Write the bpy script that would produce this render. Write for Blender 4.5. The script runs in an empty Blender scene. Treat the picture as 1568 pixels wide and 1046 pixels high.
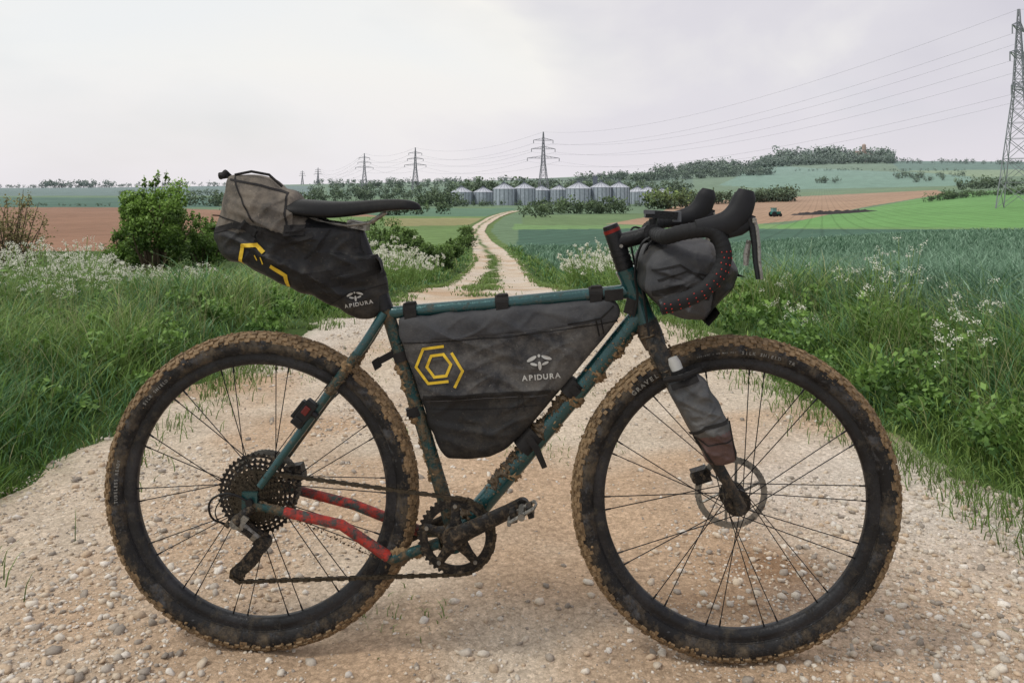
import bpy, math, random
import numpy as np
from mathutils import Vector, Matrix, noise
from mathutils.bvhtree import BVHTree
random.seed(3); rng=np.random.default_rng(7)
sc=bpy.context.scene
F=1300.0; CX=784.0; HY=285.0; CH=1.037
def C(r,g,b,k=1.0):
    o=[]
    for v in (r,g,b):
        v/=255.0
        o.append(k*(v/12.92 if v<0.04045 else ((v+0.055)/1.055)**2.4))
    return tuple(o)
# ------------------------------------------------------------ materials
def nt(name):
    m=bpy.data.materials.new(name); m.use_nodes=True
    t=m.node_tree; t.nodes.clear()
    return m,t,t.nodes,t.links
def N(t,ty,**kw):
    n=t.nodes.new(ty)
    for k,v in kw.items(): setattr(n,k,v)
    return n
def noise_node(t,scale,detail=4,rough=.6,vec=None):
    n=N(t,'ShaderNodeTexNoise'); n.inputs['Scale'].default_value=scale
    n.inputs['Detail'].default_value=detail; n.inputs['Roughness'].default_value=rough
    if vec is not None: t.links.new(vec,n.inputs['Vector'])
    return n
def ramp(t,fac,stops):
    r=N(t,'ShaderNodeValToRGB'); e=r.color_ramp.elements
    while len(e)<len(stops): e.new(.5)
    for i,(p,c) in enumerate(stops):
        e[i].position=p
        e[i].color=(c[0],c[1],c[2],1) if not isinstance(c,(int,float)) else (c,c,c,1)
    t.links.new(fac,r.inputs['Fac']); return r
def mixc(t,fac,a,b,mode='MIX'):
    m=N(t,'ShaderNodeMix',data_type='RGBA',blend_type=mode)
    for s,v in ((0,fac),(6,a),(7,b)):
        if hasattr(v,'links'): t.links.new(v,m.inputs[s])
        elif isinstance(v,(int,float)): m.inputs[s].default_value=v
        else: m.inputs[s].default_value=(v[0],v[1],v[2],1)
    return m.outputs[2]
def mat(name,col,rough=.5,metal=0.0,var=.25,vs=40,bump=.0,bs=200,mud=0.0,ms=25,mudcol=C(120,100,74),dust=0.0,dustcol=C(150,140,125),coat=0,spec=.35,dlo=.35,dhi=.75,dsc=9):
    m,t,n,l=nt(name)
    out=N(t,'ShaderNodeOutputMaterial'); p=N(t,'ShaderNodeBsdfPrincipled'); l.new(p.outputs[0],out.inputs[0])
    tc=N(t,'ShaderNodeTexCoord').outputs['Object']
    a=noise_node(t,vs,5,.6,tc)
    r=ramp(t,a.outputs[0],[(.3,tuple(x*(1-var) for x in col)),(.7,tuple(min(1,x*(1+var)) for x in col))])
    colr=r.outputs[0]
    if dust>0:
        d=noise_node(t,dsc,7,.75,tc)
        dr=ramp(t,d.outputs[0],[(dlo,0.0),(dhi,dust)])
        colr=mixc(t,dr.outputs[0],colr,dustcol)
        sp=noise_node(t,150,3,.6,tc); sr=ramp(t,sp.outputs[0],[(.64,0.0),(.70,dust*.6)]); colr=mixc(t,sr.outputs[0],colr,dustcol)
    p.inputs['Roughness'].default_value=rough; p.inputs['Metallic'].default_value=metal; p.inputs['Specular IOR Level'].default_value=spec
    if coat: p.inputs['Coat Weight'].default_value=coat
    b=noise_node(t,bs,4,.6,tc); hsock=b.outputs[0]
    if mud>0:
        q=noise_node(t,ms,9,.8,tc); th=.72-.45*mud
        mr=ramp(t,q.outputs[0],[(max(0,th-.05),0.0),(min(1,th+.09),1.0)])
        mc=noise_node(t,70,5,.7,tc)
        mcr=ramp(t,mc.outputs[0],[(.3,tuple(x*.4 for x in mudcol)),(.7,tuple(x*1.3 for x in mudcol))])
        colr=mixc(t,mr.outputs[0],colr,mcr.outputs[0])
        rr=N(t,'ShaderNodeMath',operation='MULTIPLY_ADD'); l.new(mr.outputs[0],rr.inputs[0]); rr.inputs[1].default_value=.75-rough; rr.inputs[2].default_value=rough
        l.new(rr.outputs[0],p.inputs['Roughness'])
        if metal>0:
            mm=N(t,'ShaderNodeMath',operation='MULTIPLY_ADD'); l.new(mr.outputs[0],mm.inputs[0]); mm.inputs[1].default_value=-metal; mm.inputs[2].default_value=metal
            l.new(mm.outputs[0],p.inputs['Metallic'])
        ad=N(t,'ShaderNodeMath',operation='MULTIPLY_ADD'); l.new(mr.outputs[0],ad.inputs[0]); ad.inputs[1].default_value=1.5; l.new(hsock,ad.inputs[2]); hsock=ad.outputs[0]
        bump=max(bump,.5)
    l.new(colr,p.inputs['Base Color'])
    if bump>0:
        bn=N(t,'ShaderNodeBump'); bn.inputs['Strength'].default_value=bump; bn.inputs['Distance'].default_value=.0025
        l.new(hsock,bn.inputs['Height']); l.new(bn.outputs[0],p.inputs['Normal'])
    return m
def veg_mat(name,trans=.3,rough=.6):
    m,t,n,l=nt(name)
    out=N(t,'ShaderNodeOutputMaterial'); p=N(t,'ShaderNodeBsdfPrincipled'); tr=N(t,'ShaderNodeBsdfTranslucent'); mx=N(t,'ShaderNodeMixShader')
    at=N(t,'ShaderNodeAttribute',attribute_name='Col')
    l.new(at.outputs['Color'],p.inputs['Base Color']); l.new(at.outputs['Color'],tr.inputs['Color'])
    p.inputs['Roughness'].default_value=rough; p.inputs['Specular IOR Level'].default_value=.3
    mx.inputs[0].default_value=trans; l.new(p.outputs[0],mx.inputs[1]); l.new(tr.outputs[0],mx.inputs[2]); l.new(mx.outputs[0],out.inputs[0])
    return m
VEG=veg_mat('foliage',.22,.5); VEGF=veg_mat('foliage_far',.05,.9)
# ------------------------------------------------------------ noise
def vn(x,y,seed=0):
    x=np.asarray(x,float); y=np.asarray(y,float)
    xi=np.floor(x).astype(np.int64); yi=np.floor(y).astype(np.int64); xf=x-xi; yf=y-yi
    def h(a,b):
        n=(a*374761393+b*668265263+seed*1274126177)&0xffffffff
        n=((n^(n>>13))*1274126177)&0xffffffff
        return ((n^(n>>16))&0xffff)/65535.0
    u=xf*xf*(3-2*xf); v=yf*yf*(3-2*yf)
    return (h(xi,yi)*(1-u)+h(xi+1,yi)*u)*(1-v)+(h(xi,yi+1)*(1-u)+h(xi+1,yi+1)*u)*v
def fbm(x,y,seed=0,o=4):
    s=0;a=.5;t=0
    for i in range(o):
        s=s+a*vn(x*2**i,y*2**i,seed+i*17); t+=a; a*=.5
    return s/t
def sstep(a,b,x):
    t=np.clip((x-a)/(b-a),0,1); return t*t*(3-2*t)
# ------------------------------------------------------------ terrain
colpx=np.array([-900,0,200,400,600,784,950,1100,1300,1450,1568,2600.])
dn=np.array([16,50,90,150,220,400,550,900,1300,2000,3000,5000,8000.])
PT=np.array([
 [430,385,360,345,330,317,311,300,294,290,288,289,290],
 [430,385,360,345,330,317,311,300,294,290,288,289,290],
 [432,388,362,345,330,318,311,300,294,289,287,288,289],
 [436,394,366,345,330,319,312,300,292,287,284,284,286],
 [440,398,368,345,331,320,314,300,291,284,280,280,283],
 [440,400,370,345,331,320,315,300,290,282,277,276,280],
 [438,398,371,348,336,323,316,301,289,276,268,268,272],
 [435,390,370,352,340,325,315,300,288,270,257,259,266],
 [430,378,358,347,337,319,309,298,287,263,246,250,258],
 [425,368,350,335,322,301,293,285,278,262,248,249,255],
 [425,366,349,334,320,298,290,284,277,262,249,250,255],
 [425,366,349,334,320,298,290,284,277,262,250,251,255]],float)
hT=CH-(PT-HY)/F*dn[None,:]
hT=np.concatenate([np.zeros((12,3)),hT],1)
ld=np.log(np.concatenate([[1.0,3.0,6.5],dn]))
uT=(colpx-CX)/F
NU,ND=240,300
ug=np.linspace(uT[0],uT[-1],NU); lg=np.linspace(ld[0],ld[-1],ND)
tmp=np.array([np.interp(lg,ld,hT[i]) for i in range(12)])
dense=np.array([np.interp(ug,uT,tmp[:,j]) for j in range(ND)]).T
for _ in range(14):
    d2=dense.copy(); d2[1:-1]=(dense[:-2]+2*dense[1:-1]+dense[2:])/4; dense=d2
for _ in range(10):
    d2=dense.copy(); d2[:,1:-1]=(dense[:,:-2]+2*dense[:,1:-1]+dense[:,2:])/4; dense=d2
def Hraw(x,y):
    x=np.asarray(x,float); y=np.asarray(y,float); yy=np.maximum(y,1.0)
    u=np.clip(x/yy,ug[0],ug[-1]); L=np.clip(np.log(yy),lg[0],lg[-1])
    a=(u-ug[0])/(ug[1]-ug[0]); b=(L-lg[0])/(lg[1]-lg[0])
    i=np.clip(a.astype(int),0,NU-2); j=np.clip(b.astype(int),0,ND-2); a=a-i; b=b-j
    return dense[i,j]*(1-a)*(1-b)+dense[i+1,j]*a*(1-b)+dense[i,j+1]*(1-a)*b+dense[i+1,j+1]*a*b
dT=np.array([-4,0.0,2.7,3.2,4.2,5.6,6.2,10,16,30,50,70,90,120,150,200,280,340])
tL=np.array([-1.8,-1.75,-1.68,-1.66,-1.6,-1.5,-1.5,-1.6,-1.8,-2.0,-2.2,-3.2,-4.5,-6.2,-6.6,-5.9,-3.6,0])
tR=np.array([1.8,1.75,1.65,1.55,1.47,1.38,1.32,1.15,1.0,.8,.45,-.7,-2.2,-3.9,-4.3,-3.3,-.7,3.])
def edges(y): return np.interp(y,dT,tL),np.interp(y,dT,tR)
def edist(x,y):
    l,r=edges(y); return np.maximum(l-x,x-r)
def H(x,y):
    e=edist(x,y); y=np.asarray(y,float)
    near=1-sstep(30,60,y)
    h=Hraw(x,y)+near*(sstep(0.0,.5,e)*.06+sstep(.3,1.2,e)*(fbm(x*1.3,y*1.3,5)-.5)*.10)
    return h
def H1(x,y): return float(H(np.array([x]),np.array([y]))[0])
def G(px,d):
    x=(px-CX)/F*d; return Vector((x,d,H1(x,d)))
def npmesh(name,V,quads=None,tris=None,mats=(),cols=None,smooth=False):
    me=bpy.data.meshes.new(name); V=np.asarray(V,np.float32)
    nq=0 if quads is None else len(quads); ntq=0 if tris is None else len(tris)
    me.vertices.add(len(V)); me.vertices.foreach_set('co',V.ravel())
    idx=[];st=[];tot=[]
    if nq: idx.append(np.asarray(quads).ravel()); st.append(np.arange(nq)*4); tot.append(np.full(nq,4))
    if ntq: idx.append(np.asarray(tris).ravel()); st.append(nq*4+np.arange(ntq)*3); tot.append(np.full(ntq,3))
    idx=np.concatenate(idx).astype(np.int32); st=np.concatenate(st).astype(np.int32)
    me.loops.add(len(idx)); me.loops.foreach_set('vertex_index',idx)
    me.polygons.add(nq+ntq); me.polygons.foreach_set('loop_start',st)
    try: me.polygons.foreach_set('loop_total',np.concatenate(tot).astype(np.int32))
    except Exception: pass
    if smooth: me.polygons.foreach_set('use_smooth',np.ones(nq+ntq,bool))
    me.update(calc_edges=True); me.validate()
    if cols is not None:
        a=me.color_attributes.new('Col','FLOAT_COLOR','POINT')
        cc=np.ones((len(V),4),np.float32); cc[:,:3]=cols; a.data.foreach_set('color',cc.ravel())
    for m in mats: me.materials.append(m)
    o=bpy.data.objects.new(name,me); sc.collection.objects.link(o); return o
def inpoly(px,py,poly):
    r=np.zeros(px.shape,bool); n=len(poly); j=n-1
    for i in range(n):
        xi,yi=poly[i]; xj,yj=poly[j]
        if yi!=yj:
            c=((yi>py)!=(yj>py))&(px<(xj-xi)*(py-yi)/(yj-yi)+xi); r^=c
        j=i
    return r
# ground sheet
us=np.unique(np.concatenate([np.linspace(-1.7,-.66,50),np.linspace(-.66,.66,560),np.linspace(.66,1.7,50)]))
qs=np.exp(np.linspace(math.log(1.0),math.log(7800),470)); 
UU,QQ=np.meshgrid(us,qs); Y=QQ-4; X=UU*QQ
Z=H(X,Y); e=edist(X,Y); 
under=(1-sstep(-.12,-.02,e))*(Y<345); Z=Z-under*(.03+.0015*np.maximum(Y,0))
dd=np.maximum(Y,1.); px=CX+F*X/dd; py=HY+F*(CH-Hraw(X,Y))/dd
col=np.zeros(X.shape+(3,)); 
def setc(mask,c): col[mask]=c
setc(np.ones(X.shape,bool),C(110,134,102))
setc(Y<70,C(72,92,46))
jx=(fbm(X/dd*40,np.log(dd)*8,3)-.5)*5
polys=[
 ([(-2000,383),(190,385),(345,362),(345,322),(190,317),(-2000,316)],C(152,118,96)),
 ([(-2000,316),(350,318),(350,303),(-2000,302)],C(84,114,98)),
 ([(-2000,302),(480,300),(480,285),(-2000,286)],C(112,132,126)),
 ([(345,400),(740,400),(760,318),(345,318)],C(112,138,84)),
 ([(590,347),(735,345),(745,334),(590,335)],C(152,148,104)),
 ([(500,331),(765,332),(790,319),(500,318)],C(98,130,104)),
 ([(350,332),(590,332),(500,322),(350,322)],C(158,126,102)),
 ([(500,300),(790,305),(790,288),(500,288)],C(106,132,106)),
 ([(762,560),(795,352),(1210,348),(2600,350),(2600,620)],C(78,108,90)),
 ([(785,352),(1000,350),(2600,356),(2600,346),(785,343)],C(120,152,98)),
 ([(800,345),(1000,346),(1100,346),(1000,327),(800,330)],C(112,136,92)),
 ([(930,343),(1000,331),(1040,312),(1110,306),(1250,296),(1420,287),(1450,297),(1330,316),(1230,337),(1130,346),(1000,345)],C(172,142,116)),
 ([(1190,347),(1250,333),(1345,316),(1450,297),(1600,287),(2600,284),(2600,348),(1190,349)],C(112,158,92)),
 ([(1170,252),(1240,258),(1480,268),(1500,284),(1200,291),(1100,284)],C(120,152,132)),
 ([(1360,246),(2600,246),(2600,264),(1480,266),(1380,262)],C(92,124,104)),
 ([(1390,262),(1560,260),(1640,268),(1500,272)],C(138,158,120)),
 ([(1080,300),(1200,296),(1500,284),(1600,283),(1400,293),(1100,307)],C(116,138,102)),
 ([(860,300),(1060,292),(1060,272),(900,276)],C(98,122,98)),
]
for poly,c in polys: setc(inpoly(px+jx,py,poly)&(Y>14),c)
setc((edist(X,Y)<1.0)&(Y<345),C(102,124,70)); setc((Y<45)&(edist(X,Y)<1.5),C(70,90,46))
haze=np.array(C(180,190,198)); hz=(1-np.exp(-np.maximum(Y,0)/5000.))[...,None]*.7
col=col*(1-hz)+haze*hz  # distance haze painted into the field colours
col*= (0.84+.32*fbm(X*.08,Y*.04,9))[...,None]
nr,nc=X.shape; ii=np.arange(nr*nc).reshape(nr,nc)
quads=np.stack([ii[:-1,:-1],ii[:-1,1:],ii[1:,1:],ii[1:,:-1]],-1).reshape(-1,4)
gm,t,n,l=nt('earth_and_fields'); out=N(t,'ShaderNodeOutputMaterial'); p=N(t,'ShaderNodeBsdfPrincipled'); l.new(p.outputs[0],out.inputs[0])
tc=N(t,'ShaderNodeTexCoord').outputs['Object']; at=N(t,'ShaderNodeAttribute',attribute_name='Col')
n1=noise_node(t,.35,8,.7,tc); r1=ramp(t,n1.outputs[0],[(.3,.76),(.7,1.15)])
n2=noise_node(t,12,6,.7,tc); r2=ramp(t,n2.outputs[0],[(.3,.72),(.7,1.2)])
wv=N(t,'ShaderNodeTexWave'); wv.inputs['Scale'].default_value=.11; wv.inputs['Distortion'].default_value=.6; wv.inputs['Detail Scale'].default_value=.2
mp=N(t,'ShaderNodeMapping'); mp.inputs['Rotation'].default_value=(0,0,.35); l.new(tc,mp.inputs[0]); l.new(mp.outputs[0],wv.inputs[0])
r3=ramp(t,wv.outputs[0],[(0,.80),(.12,1.0)])
c1=mixc(t,1.0,at.outputs['Color'],r1.outputs[0],'MULTIPLY'); c1=mixc(t,1.0,c1,r2.outputs[0],'MULTIPLY'); c1=mixc(t,1.0,c1,r3.outputs[0],'MULTIPLY')
l.new(c1,p.inputs['Base Color']); p.inputs['Roughness'].default_value=1; p.inputs['Specular IOR Level'].default_value=.1
bn=N(t,'ShaderNodeBump'); bn.inputs['Strength'].default_value=.6; bn.inputs['Distance'].default_value=.05; l.new(n2.outputs[0],bn.inputs['Height']); l.new(bn.outputs[0],p.inputs['Normal'])
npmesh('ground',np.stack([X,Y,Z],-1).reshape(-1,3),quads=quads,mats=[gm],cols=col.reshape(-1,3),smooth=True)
# track
ys=np.concatenate([np.linspace(-3,9,340),np.exp(np.linspace(math.log(9.05),math.log(340),240))]); ts=np.linspace(-1,1,130)
TT,YY=np.meshgrid(ts,ys); L,R=edges(YY)
w=(R-L)/2*(1+.0*TT); xc=(L+R)/2
rag=(fbm(YY*1.7,np.sign(TT)*9+0*YY,21)-.4)*.32*np.clip(w,0,1.5)/1.5
XX=xc+TT*(w+rag*np.abs(TT)**2+.03)
def relief(x,y): return ((fbm(x*2.2,y*2.2,31)-.5)*.035+(fbm(x*9,y*9,37)-.5)*.014)*(1-sstep(9,20,y))
ZZ=Hraw(XX,YY)+.004+.0003*np.maximum(YY,0)+relief(XX,YY)
rut=np.exp(-((np.abs(TT)-.5)/.2)**2)*.02; ZZ=ZZ-rut*sstep(3.0,7,YY)
ZZ-= (np.abs(TT)>.97)*.015
gcol=np.array(C(222,206,184)); lite=np.array(C(234,226,214)); dirt=np.array(C(208,180,150)); grs=np.array(C(98,120,66))
m1=fbm(XX*1.1+3,YY*1.1,41)[...,None]; cc=dirt+(gcol-dirt)*sstep(.3,.52,m1)
cc=cc+(lite-cc)*(sstep(.45,.7,fbm(XX*.7,YY*.7,44)))[...,None]*.6
damp=np.exp(-(((XX-.72)/.20)**2+((YY-2.32)/.16)**2)*1.3)+.6*np.exp(-(((XX-.62)/.4)**2+((YY-2.1)/.12)**2)); damp=np.clip(damp*(.5+fbm(XX*9,YY*9,66)),0,1)[...,None]*.8
cc=cc*(1-damp)+np.array(C(156,122,90))*damp
strip=np.exp(-((TT+.12+.08*np.sin(YY*.4))/.2)**2)*sstep(9,26,YY)*sstep(.38,.6,fbm(XX*1.5,YY*.5,51)+.16*sstep(20,50,YY))
strip=np.maximum(strip,sstep(.88,1,np.abs(TT))*sstep(.35,.6,fbm(XX*3,YY*3,53))*.8)
cc=cc*(1-strip[...,None])+grs*strip[...,None]
nr,nc=XX.shape; ii=np.arange(nr*nc).reshape(nr,nc)
tq=np.stack([ii[:-1,:-1],ii[:-1,1:],ii[1:,1:],ii[1:,:-1]],-1).reshape(-1,4)
tm,t,n,l=nt('gravel'); out=N(t,'ShaderNodeOutputMaterial'); p=N(t,'ShaderNodeBsdfPrincipled'); l.new(p.outputs[0],out.inputs[0])
tc=N(t,'ShaderNodeTexCoord').outputs['Object']; at=N(t,'ShaderNodeAttribute',attribute_name='Col')
wn=noise_node(t,70,4,.7,tc); wa=N(t,'ShaderNodeVectorMath',operation='MULTIPLY_ADD'); l.new(wn.outputs['Color'],wa.inputs[0]); wa.inputs[1].default_value=(.022,.022,.022); l.new(tc,wa.inputs[2])
hs=None; c1=at.outputs['Color']
big=noise_node(t,2.2,7,.7,tc)
for sc_,amt,dm in ((75,.5,.45),(190,.55,.4)):
    v=N(t,'ShaderNodeTexVoronoi'); v.inputs['Scale'].default_value=sc_; l.new(wa.outputs[0],v.inputs['Vector'])
    bw=N(t,'ShaderNodeRGBToBW'); l.new(v.outputs['Color'],bw.inputs[0])
    rr=ramp(t,bw.outputs[0],[(.15,(.70,.68,.65)),(.5,(.98,.97,.96)),(.85,(1.22,1.22,1.23))])
    c1=mixc(t,amt,c1,rr.outputs[0],'MULTIPLY')
    dr=ramp(t,v.outputs['Distance'],[(.4,1.0),(.8,.55)]); c1=mixc(t,dm,c1,dr.outputs[0],'MULTIPLY')  # gaps between pebbles darkened in the colour, as painted shade
    inv=N(t,'ShaderNodeMath',operation='MULTIPLY_ADD'); l.new(v.outputs['Distance'],inv.inputs[0]); inv.inputs[1].default_value=-30/sc_
    if hs is None: inv.inputs[2].default_value=1.0
    else: l.new(hs,inv.inputs[2])
    hs=inv.outputs[0]
fn=noise_node(t,420,5,.75,tc); fr=ramp(t,fn.outputs[0],[(.3,.74),(.7,1.2)]); c1=mixc(t,.9,c1,fr.outputs[0],'MULTIPLY')
f2=noise_node(t,45,6,.75,tc); fr2=ramp(t,f2.outputs[0],[(.3,.82),(.7,1.12)]); c1=mixc(t,.95,c1,fr2.outputs[0],'MULTIPLY')
br=ramp(t,big.outputs[0],[(.3,.84),(.7,1.1)]); c1=mixc(t,1.0,c1,br.outputs[0],'MULTIPLY')
hh_=N(t,'ShaderNodeMath',operation='MULTIPLY_ADD'); l.new(fn.outputs[0],hh_.inputs[0]); hh_.inputs[1].default_value=.35; l.new(hs,hh_.inputs[2])
l.new(c1,p.inputs['Base Color']); p.inputs['Roughness'].default_value=.95; p.inputs['Specular IOR Level'].default_value=.15
bn=N(t,'ShaderNodeBump'); bn.inputs['Strength'].default_value=.85; bn.inputs['Distance'].default_value=.008; l.new(hh_.outputs[0],bn.inputs['Height']); l.new(bn.outputs[0],p.inputs['Normal'])
npmesh('gravel_track',np.stack([XX,YY,ZZ],-1).reshape(-1,3),quads=tq,mats=[tm],cols=cc.reshape(-1,3),smooth=True)
def trackz(x,y): return Hraw(x,y)+.004+relief(x,y)
# stones
def ico(sub=0):
    import bmesh
    b=bmesh.new(); bmesh.ops.create_icosphere(b,subdivisions=sub+1,radius=1)
    v=np.array([q.co[:] for q in b.verts]); f=np.array([[q.index for q in fc.verts] for fc in b.faces]); b.free(); return v,f
def stones(n,sub,smin,smax,dmax,seed,cl_amt=1.0,bias=.2):
    r=np.random.default_rng(seed); bv,bf=ico(sub)
    y=np.exp(r.uniform(math.log(1.55),math.log(dmax),n*7)); x=r.uniform(-1.05,1.05,n*7)*1.65
    L,R=edges(y); k=(x>L-.05)&(x<R+.05)&(np.abs(x)<.68*y)
    dens=sstep(.45,.62,fbm(x*1.6+7,y*1.6,61))*cl_amt+bias+1.2*np.exp(-((x+1.0)/.42)**2)*(y<3.2)+.9*np.exp(-((x-1.15)/.4)**2)*(y<3)
    dens*=1-.6*np.exp(-(((x-.1)/.4)**2))*(y<2.6)
    k&=r.uniform(0,1.3,n*7)<dens; x=x[k][:n]; y=y[k][:n]; n=len(x)
    s=smin*(smax/smin)**(r.random(n)**2.2)
    V=bv[None]*(1+r.uniform(-.38,.38,(n,len(bv),1)))
    V=V*np.stack([r.uniform(.65,1.4,n),r.uniform(.55,1.1,n),r.uniform(.4,.85,n)],-1)[:,None,:]
    V=np.clip(V,-1.0,r.uniform(.5,1.0,(n,1,3)))
    th=r.uniform(0,6.28,n); c,s_=np.cos(th)[:,None],np.sin(th)[:,None]; tl=r.normal(0,.25,n)[:,None]
    vz=V[...,2]+V[...,0]*tl
    vx=V[...,0]*c-V[...,1]*s_; vy=V[...,0]*s_+V[...,1]*c
    V=np.stack([vx,vy,vz],-1)*s[:,None,None]/2
    V+=np.stack([x,y,trackz(x,y)+s*.12],-1)[:,None,:]
    fs=(bf[None]+np.arange(n)[:,None,None]*len(bv)).reshape(-1,3)
    pal=np.array([C(222,212,196),C(210,194,172),C(202,180,154),C(228,220,208),C(196,186,172),C(214,200,180),C(160,150,138)])
    cl=pal[r.integers(0,7,n)]*r.uniform(.82,1.06,n)[:,None]
    return V.reshape(-1,3),fs,np.repeat(cl,len(bv),0)
a=stones(34000,0,.0035,.012,8,1); b=stones(6500,0,.010,.032,6,2,.6,.1)
V=np.concatenate([a[0],b[0]]); Fs=np.concatenate([a[1],b[1]+len(a[0])]); cl=np.concatenate([a[2],b[2]])
sm,t,n,l=nt('stone_chips'); out=N(t,'ShaderNodeOutputMaterial'); p=N(t,'ShaderNodeBsdfPrincipled'); l.new(p.outputs[0],out.inputs[0])
at=N(t,'ShaderNodeAttribute',attribute_name='Col'); tc=N(t,'ShaderNodeTexCoord').outputs['Object']; q=noise_node(t,200,5,.75,tc); r=ramp(t,q.outputs[0],[(.3,.70),(.7,1.1)])
l.new(mixc(t,1.,at.outputs['Color'],r.outputs[0],'MULTIPLY'),p.inputs['Base Color']); p.inputs['Roughness'].default_value=.9; p.inputs['Specular IOR Level'].default_value=.2
npmesh('loose_stones',V,tris=Fs,mats=[sm],cols=cl)
# ------------------------------------------------------------ grass
def blades(name,x,y,z,h,w,cb,ct,bend=.35,r=rng,mat_=VEG):
    n=len(x); th=r.uniform(0,6.283,n); ph=r.uniform(0,6.283,n); bd=h*bend*r.uniform(.2,1.6,n)
    lv=np.array([0,.4,.75,1.0]); ww=np.array([1,.85,.5,0.])
    P=[];
    dx,dy=np.cos(ph),np.sin(ph); wx,wy=np.cos(th),np.sin(th)
    cols=[]
    for k in range(4):
        t_=lv[k]; ox=x+dx*bd*t_**2; oy=y+dy*bd*t_**2; oz=z+h*(t_-.35*bend*t_**3)
        c=cb+(ct-cb)*t_  # dark root to lighter tip: root shade put into the blade colour
        if k<3:
            for s in (-1,1):
                P.append(np.stack([ox+s*wx*w*ww[k]/2,oy+s*wy*w*ww[k]/2,oz],-1)); cols.append(c)
        else: P.append(np.stack([ox,oy,oz],-1)); cols.append(c)
    V=np.stack(P,1); Cc=np.stack(cols,1); b0=np.arange(n)[:,None]*7
    q=np.concatenate([b0+np.array([[0,1,3,2]]),b0+np.array([[2,3,5,4]])]); tr=b0+np.array([[4,5,6]])
    return npmesh(name,V.reshape(-1,3),quads=q,tris=tr,mats=[mat_],cols=Cc.reshape(-1,3))
def scat(n,ulo,uhi,dlo,dhi,pw=1.0):
    y=np.exp(rng.uniform(0,1,n)**pw*(math.log(dhi)-math.log(dlo))+math.log(dlo)); x=rng.uniform(ulo,uhi,n)*y; return x,y
def wheat_edge(y): return edges(y)[1]+np.interp(y,[0,5,9,16,50,80],[1.5,1.3,1.1,1.0,.9,.8])
def grassmass(name,n,side):
    x,y=scat(n,-.74 if side<0 else -.08,.0 if side<0 else .76,1.9,75)
    e=edist(x,y)+(fbm(x*2.3,y*2.3,77)-.5)*.7; L,R=edges(y)
    k=(e>0.02)&((x<L) if side<0 else (x>R)&(x<wheat_edge(y)+.3))
    if side<0: k&=~((x/y<-.30)&(y>24))
    x,y,e=x[k],y[k],e[k]; m=len(x)
    cl=fbm(x*2.4,y*2.4,81); cl2=sstep(.3,.7,fbm(x*.9+9,y*.9,83)); tall=sstep(.0,.8,e)
    base=(.29 if side<0 else .40)
    h=(.05+base*tall)*(.15+1.45*cl)*(.7+.5*cl2)*rng.uniform(.45,1.35,m)
    w=np.maximum(.0048,y*.0011)*rng.uniform(.6,1.7,m)
    hue=(fbm(x*1.6,y*1.6,91)[:,None]-.3)*1.6+rng.uniform(-.35,.35,(m,1))
    g1=np.array(C(104,140,60)); g2=np.array(C(172,196,112)); g3=np.array(C(104,148,98))
    ct=g1+(g2-g1)*np.clip(hue,0,1); ct=np.where(rng.random((m,1))<.1+.4*(fbm(x*1.1,y*1.1,95)[:,None]>.5),g3,ct)
    ct=ct*rng.uniform(.7,1.2,(m,1))
    straw=rng.random(m)<.03; ct[straw]=C(200,194,146); 
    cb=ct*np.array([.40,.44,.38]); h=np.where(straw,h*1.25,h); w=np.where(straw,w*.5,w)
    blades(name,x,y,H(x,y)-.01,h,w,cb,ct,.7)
grassmass('grass_verge',120000,-1); grassmass('grass_verge',150000,1)
def seedheads(n,side):
    x,y=scat(n,-.62 if side<0 else .1,-.1 if side<0 else .62,3,14); L,R=edges(y); k=((x<L-.35) if side<0 else (x>R+.3)&(x<wheat_edge(y)+.1)); x,y=x[k],y[k]; m=len(x)
    h=rng.uniform(.26,.46,m)*(1 if side<0 else 1.25); z=H(x,y); ct=np.tile(np.array(C(184,184,134)),(m,1))*rng.uniform(.6,1.1,(m,1))
    blades('grass_seed_stems',x,y,z,h,np.maximum(.0018,y*.0004),ct*.6,ct,.25)
seedheads(2200,-1); seedheads(1800,1)
y=np.exp(rng.uniform(math.log(1.9),math.log(60),26000)); L,R=edges(y); tt=rng.normal(-.12,.14,len(y))
edge=rng.random(len(y))<.6; tt=np.where(edge,np.sign(rng.normal(size=len(y)))*(1-np.abs(rng.normal(0,.09,len(y)))),tt)
x=(L+R)/2+tt*(R-L)/2; k=np.where(edge,fbm(x*2.5,y*2.5,53)>.47,(y>13)&(fbm(x*1.5,y*.5,51)>.48)); x,y=x[k],y[k]; m=len(x)
ct=np.tile(np.array(C(124,152,80)),(m,1))*rng.uniform(.7,1.2,(m,1))
blades('track_grass',x,y,trackz(x,y),rng.uniform(.03,.11,m),np.maximum(.004,y*.0012),ct*.5,ct,.7)
tx=[];ty=[]
for cx_,cy_,r_,k_ in ((-.28,2.05,.10,60),(-.05,3.5,.16,120),(.12,3.3,.1,60),(-.9,4.6,.2,120),(.35,4.2,.15,70),(-.45,5.2,.3,160)):
    a_=rng.normal(0,1,(k_,2)); tx.append(cx_+a_[:,0]*r_); ty.append(cy_+a_[:,1]*r_*.6)
x=np.concatenate(tx); y=np.concatenate(ty); m=len(x); ct=np.tile(np.array(C(132,154,88)),(m,1))*rng.uniform(.7,1.2,(m,1))
blades('track_grass',x,y,trackz(x,y)-.002,rng.uniform(.015,.04,m),np.full(m,.0035),ct*.6,ct,.9)
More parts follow.
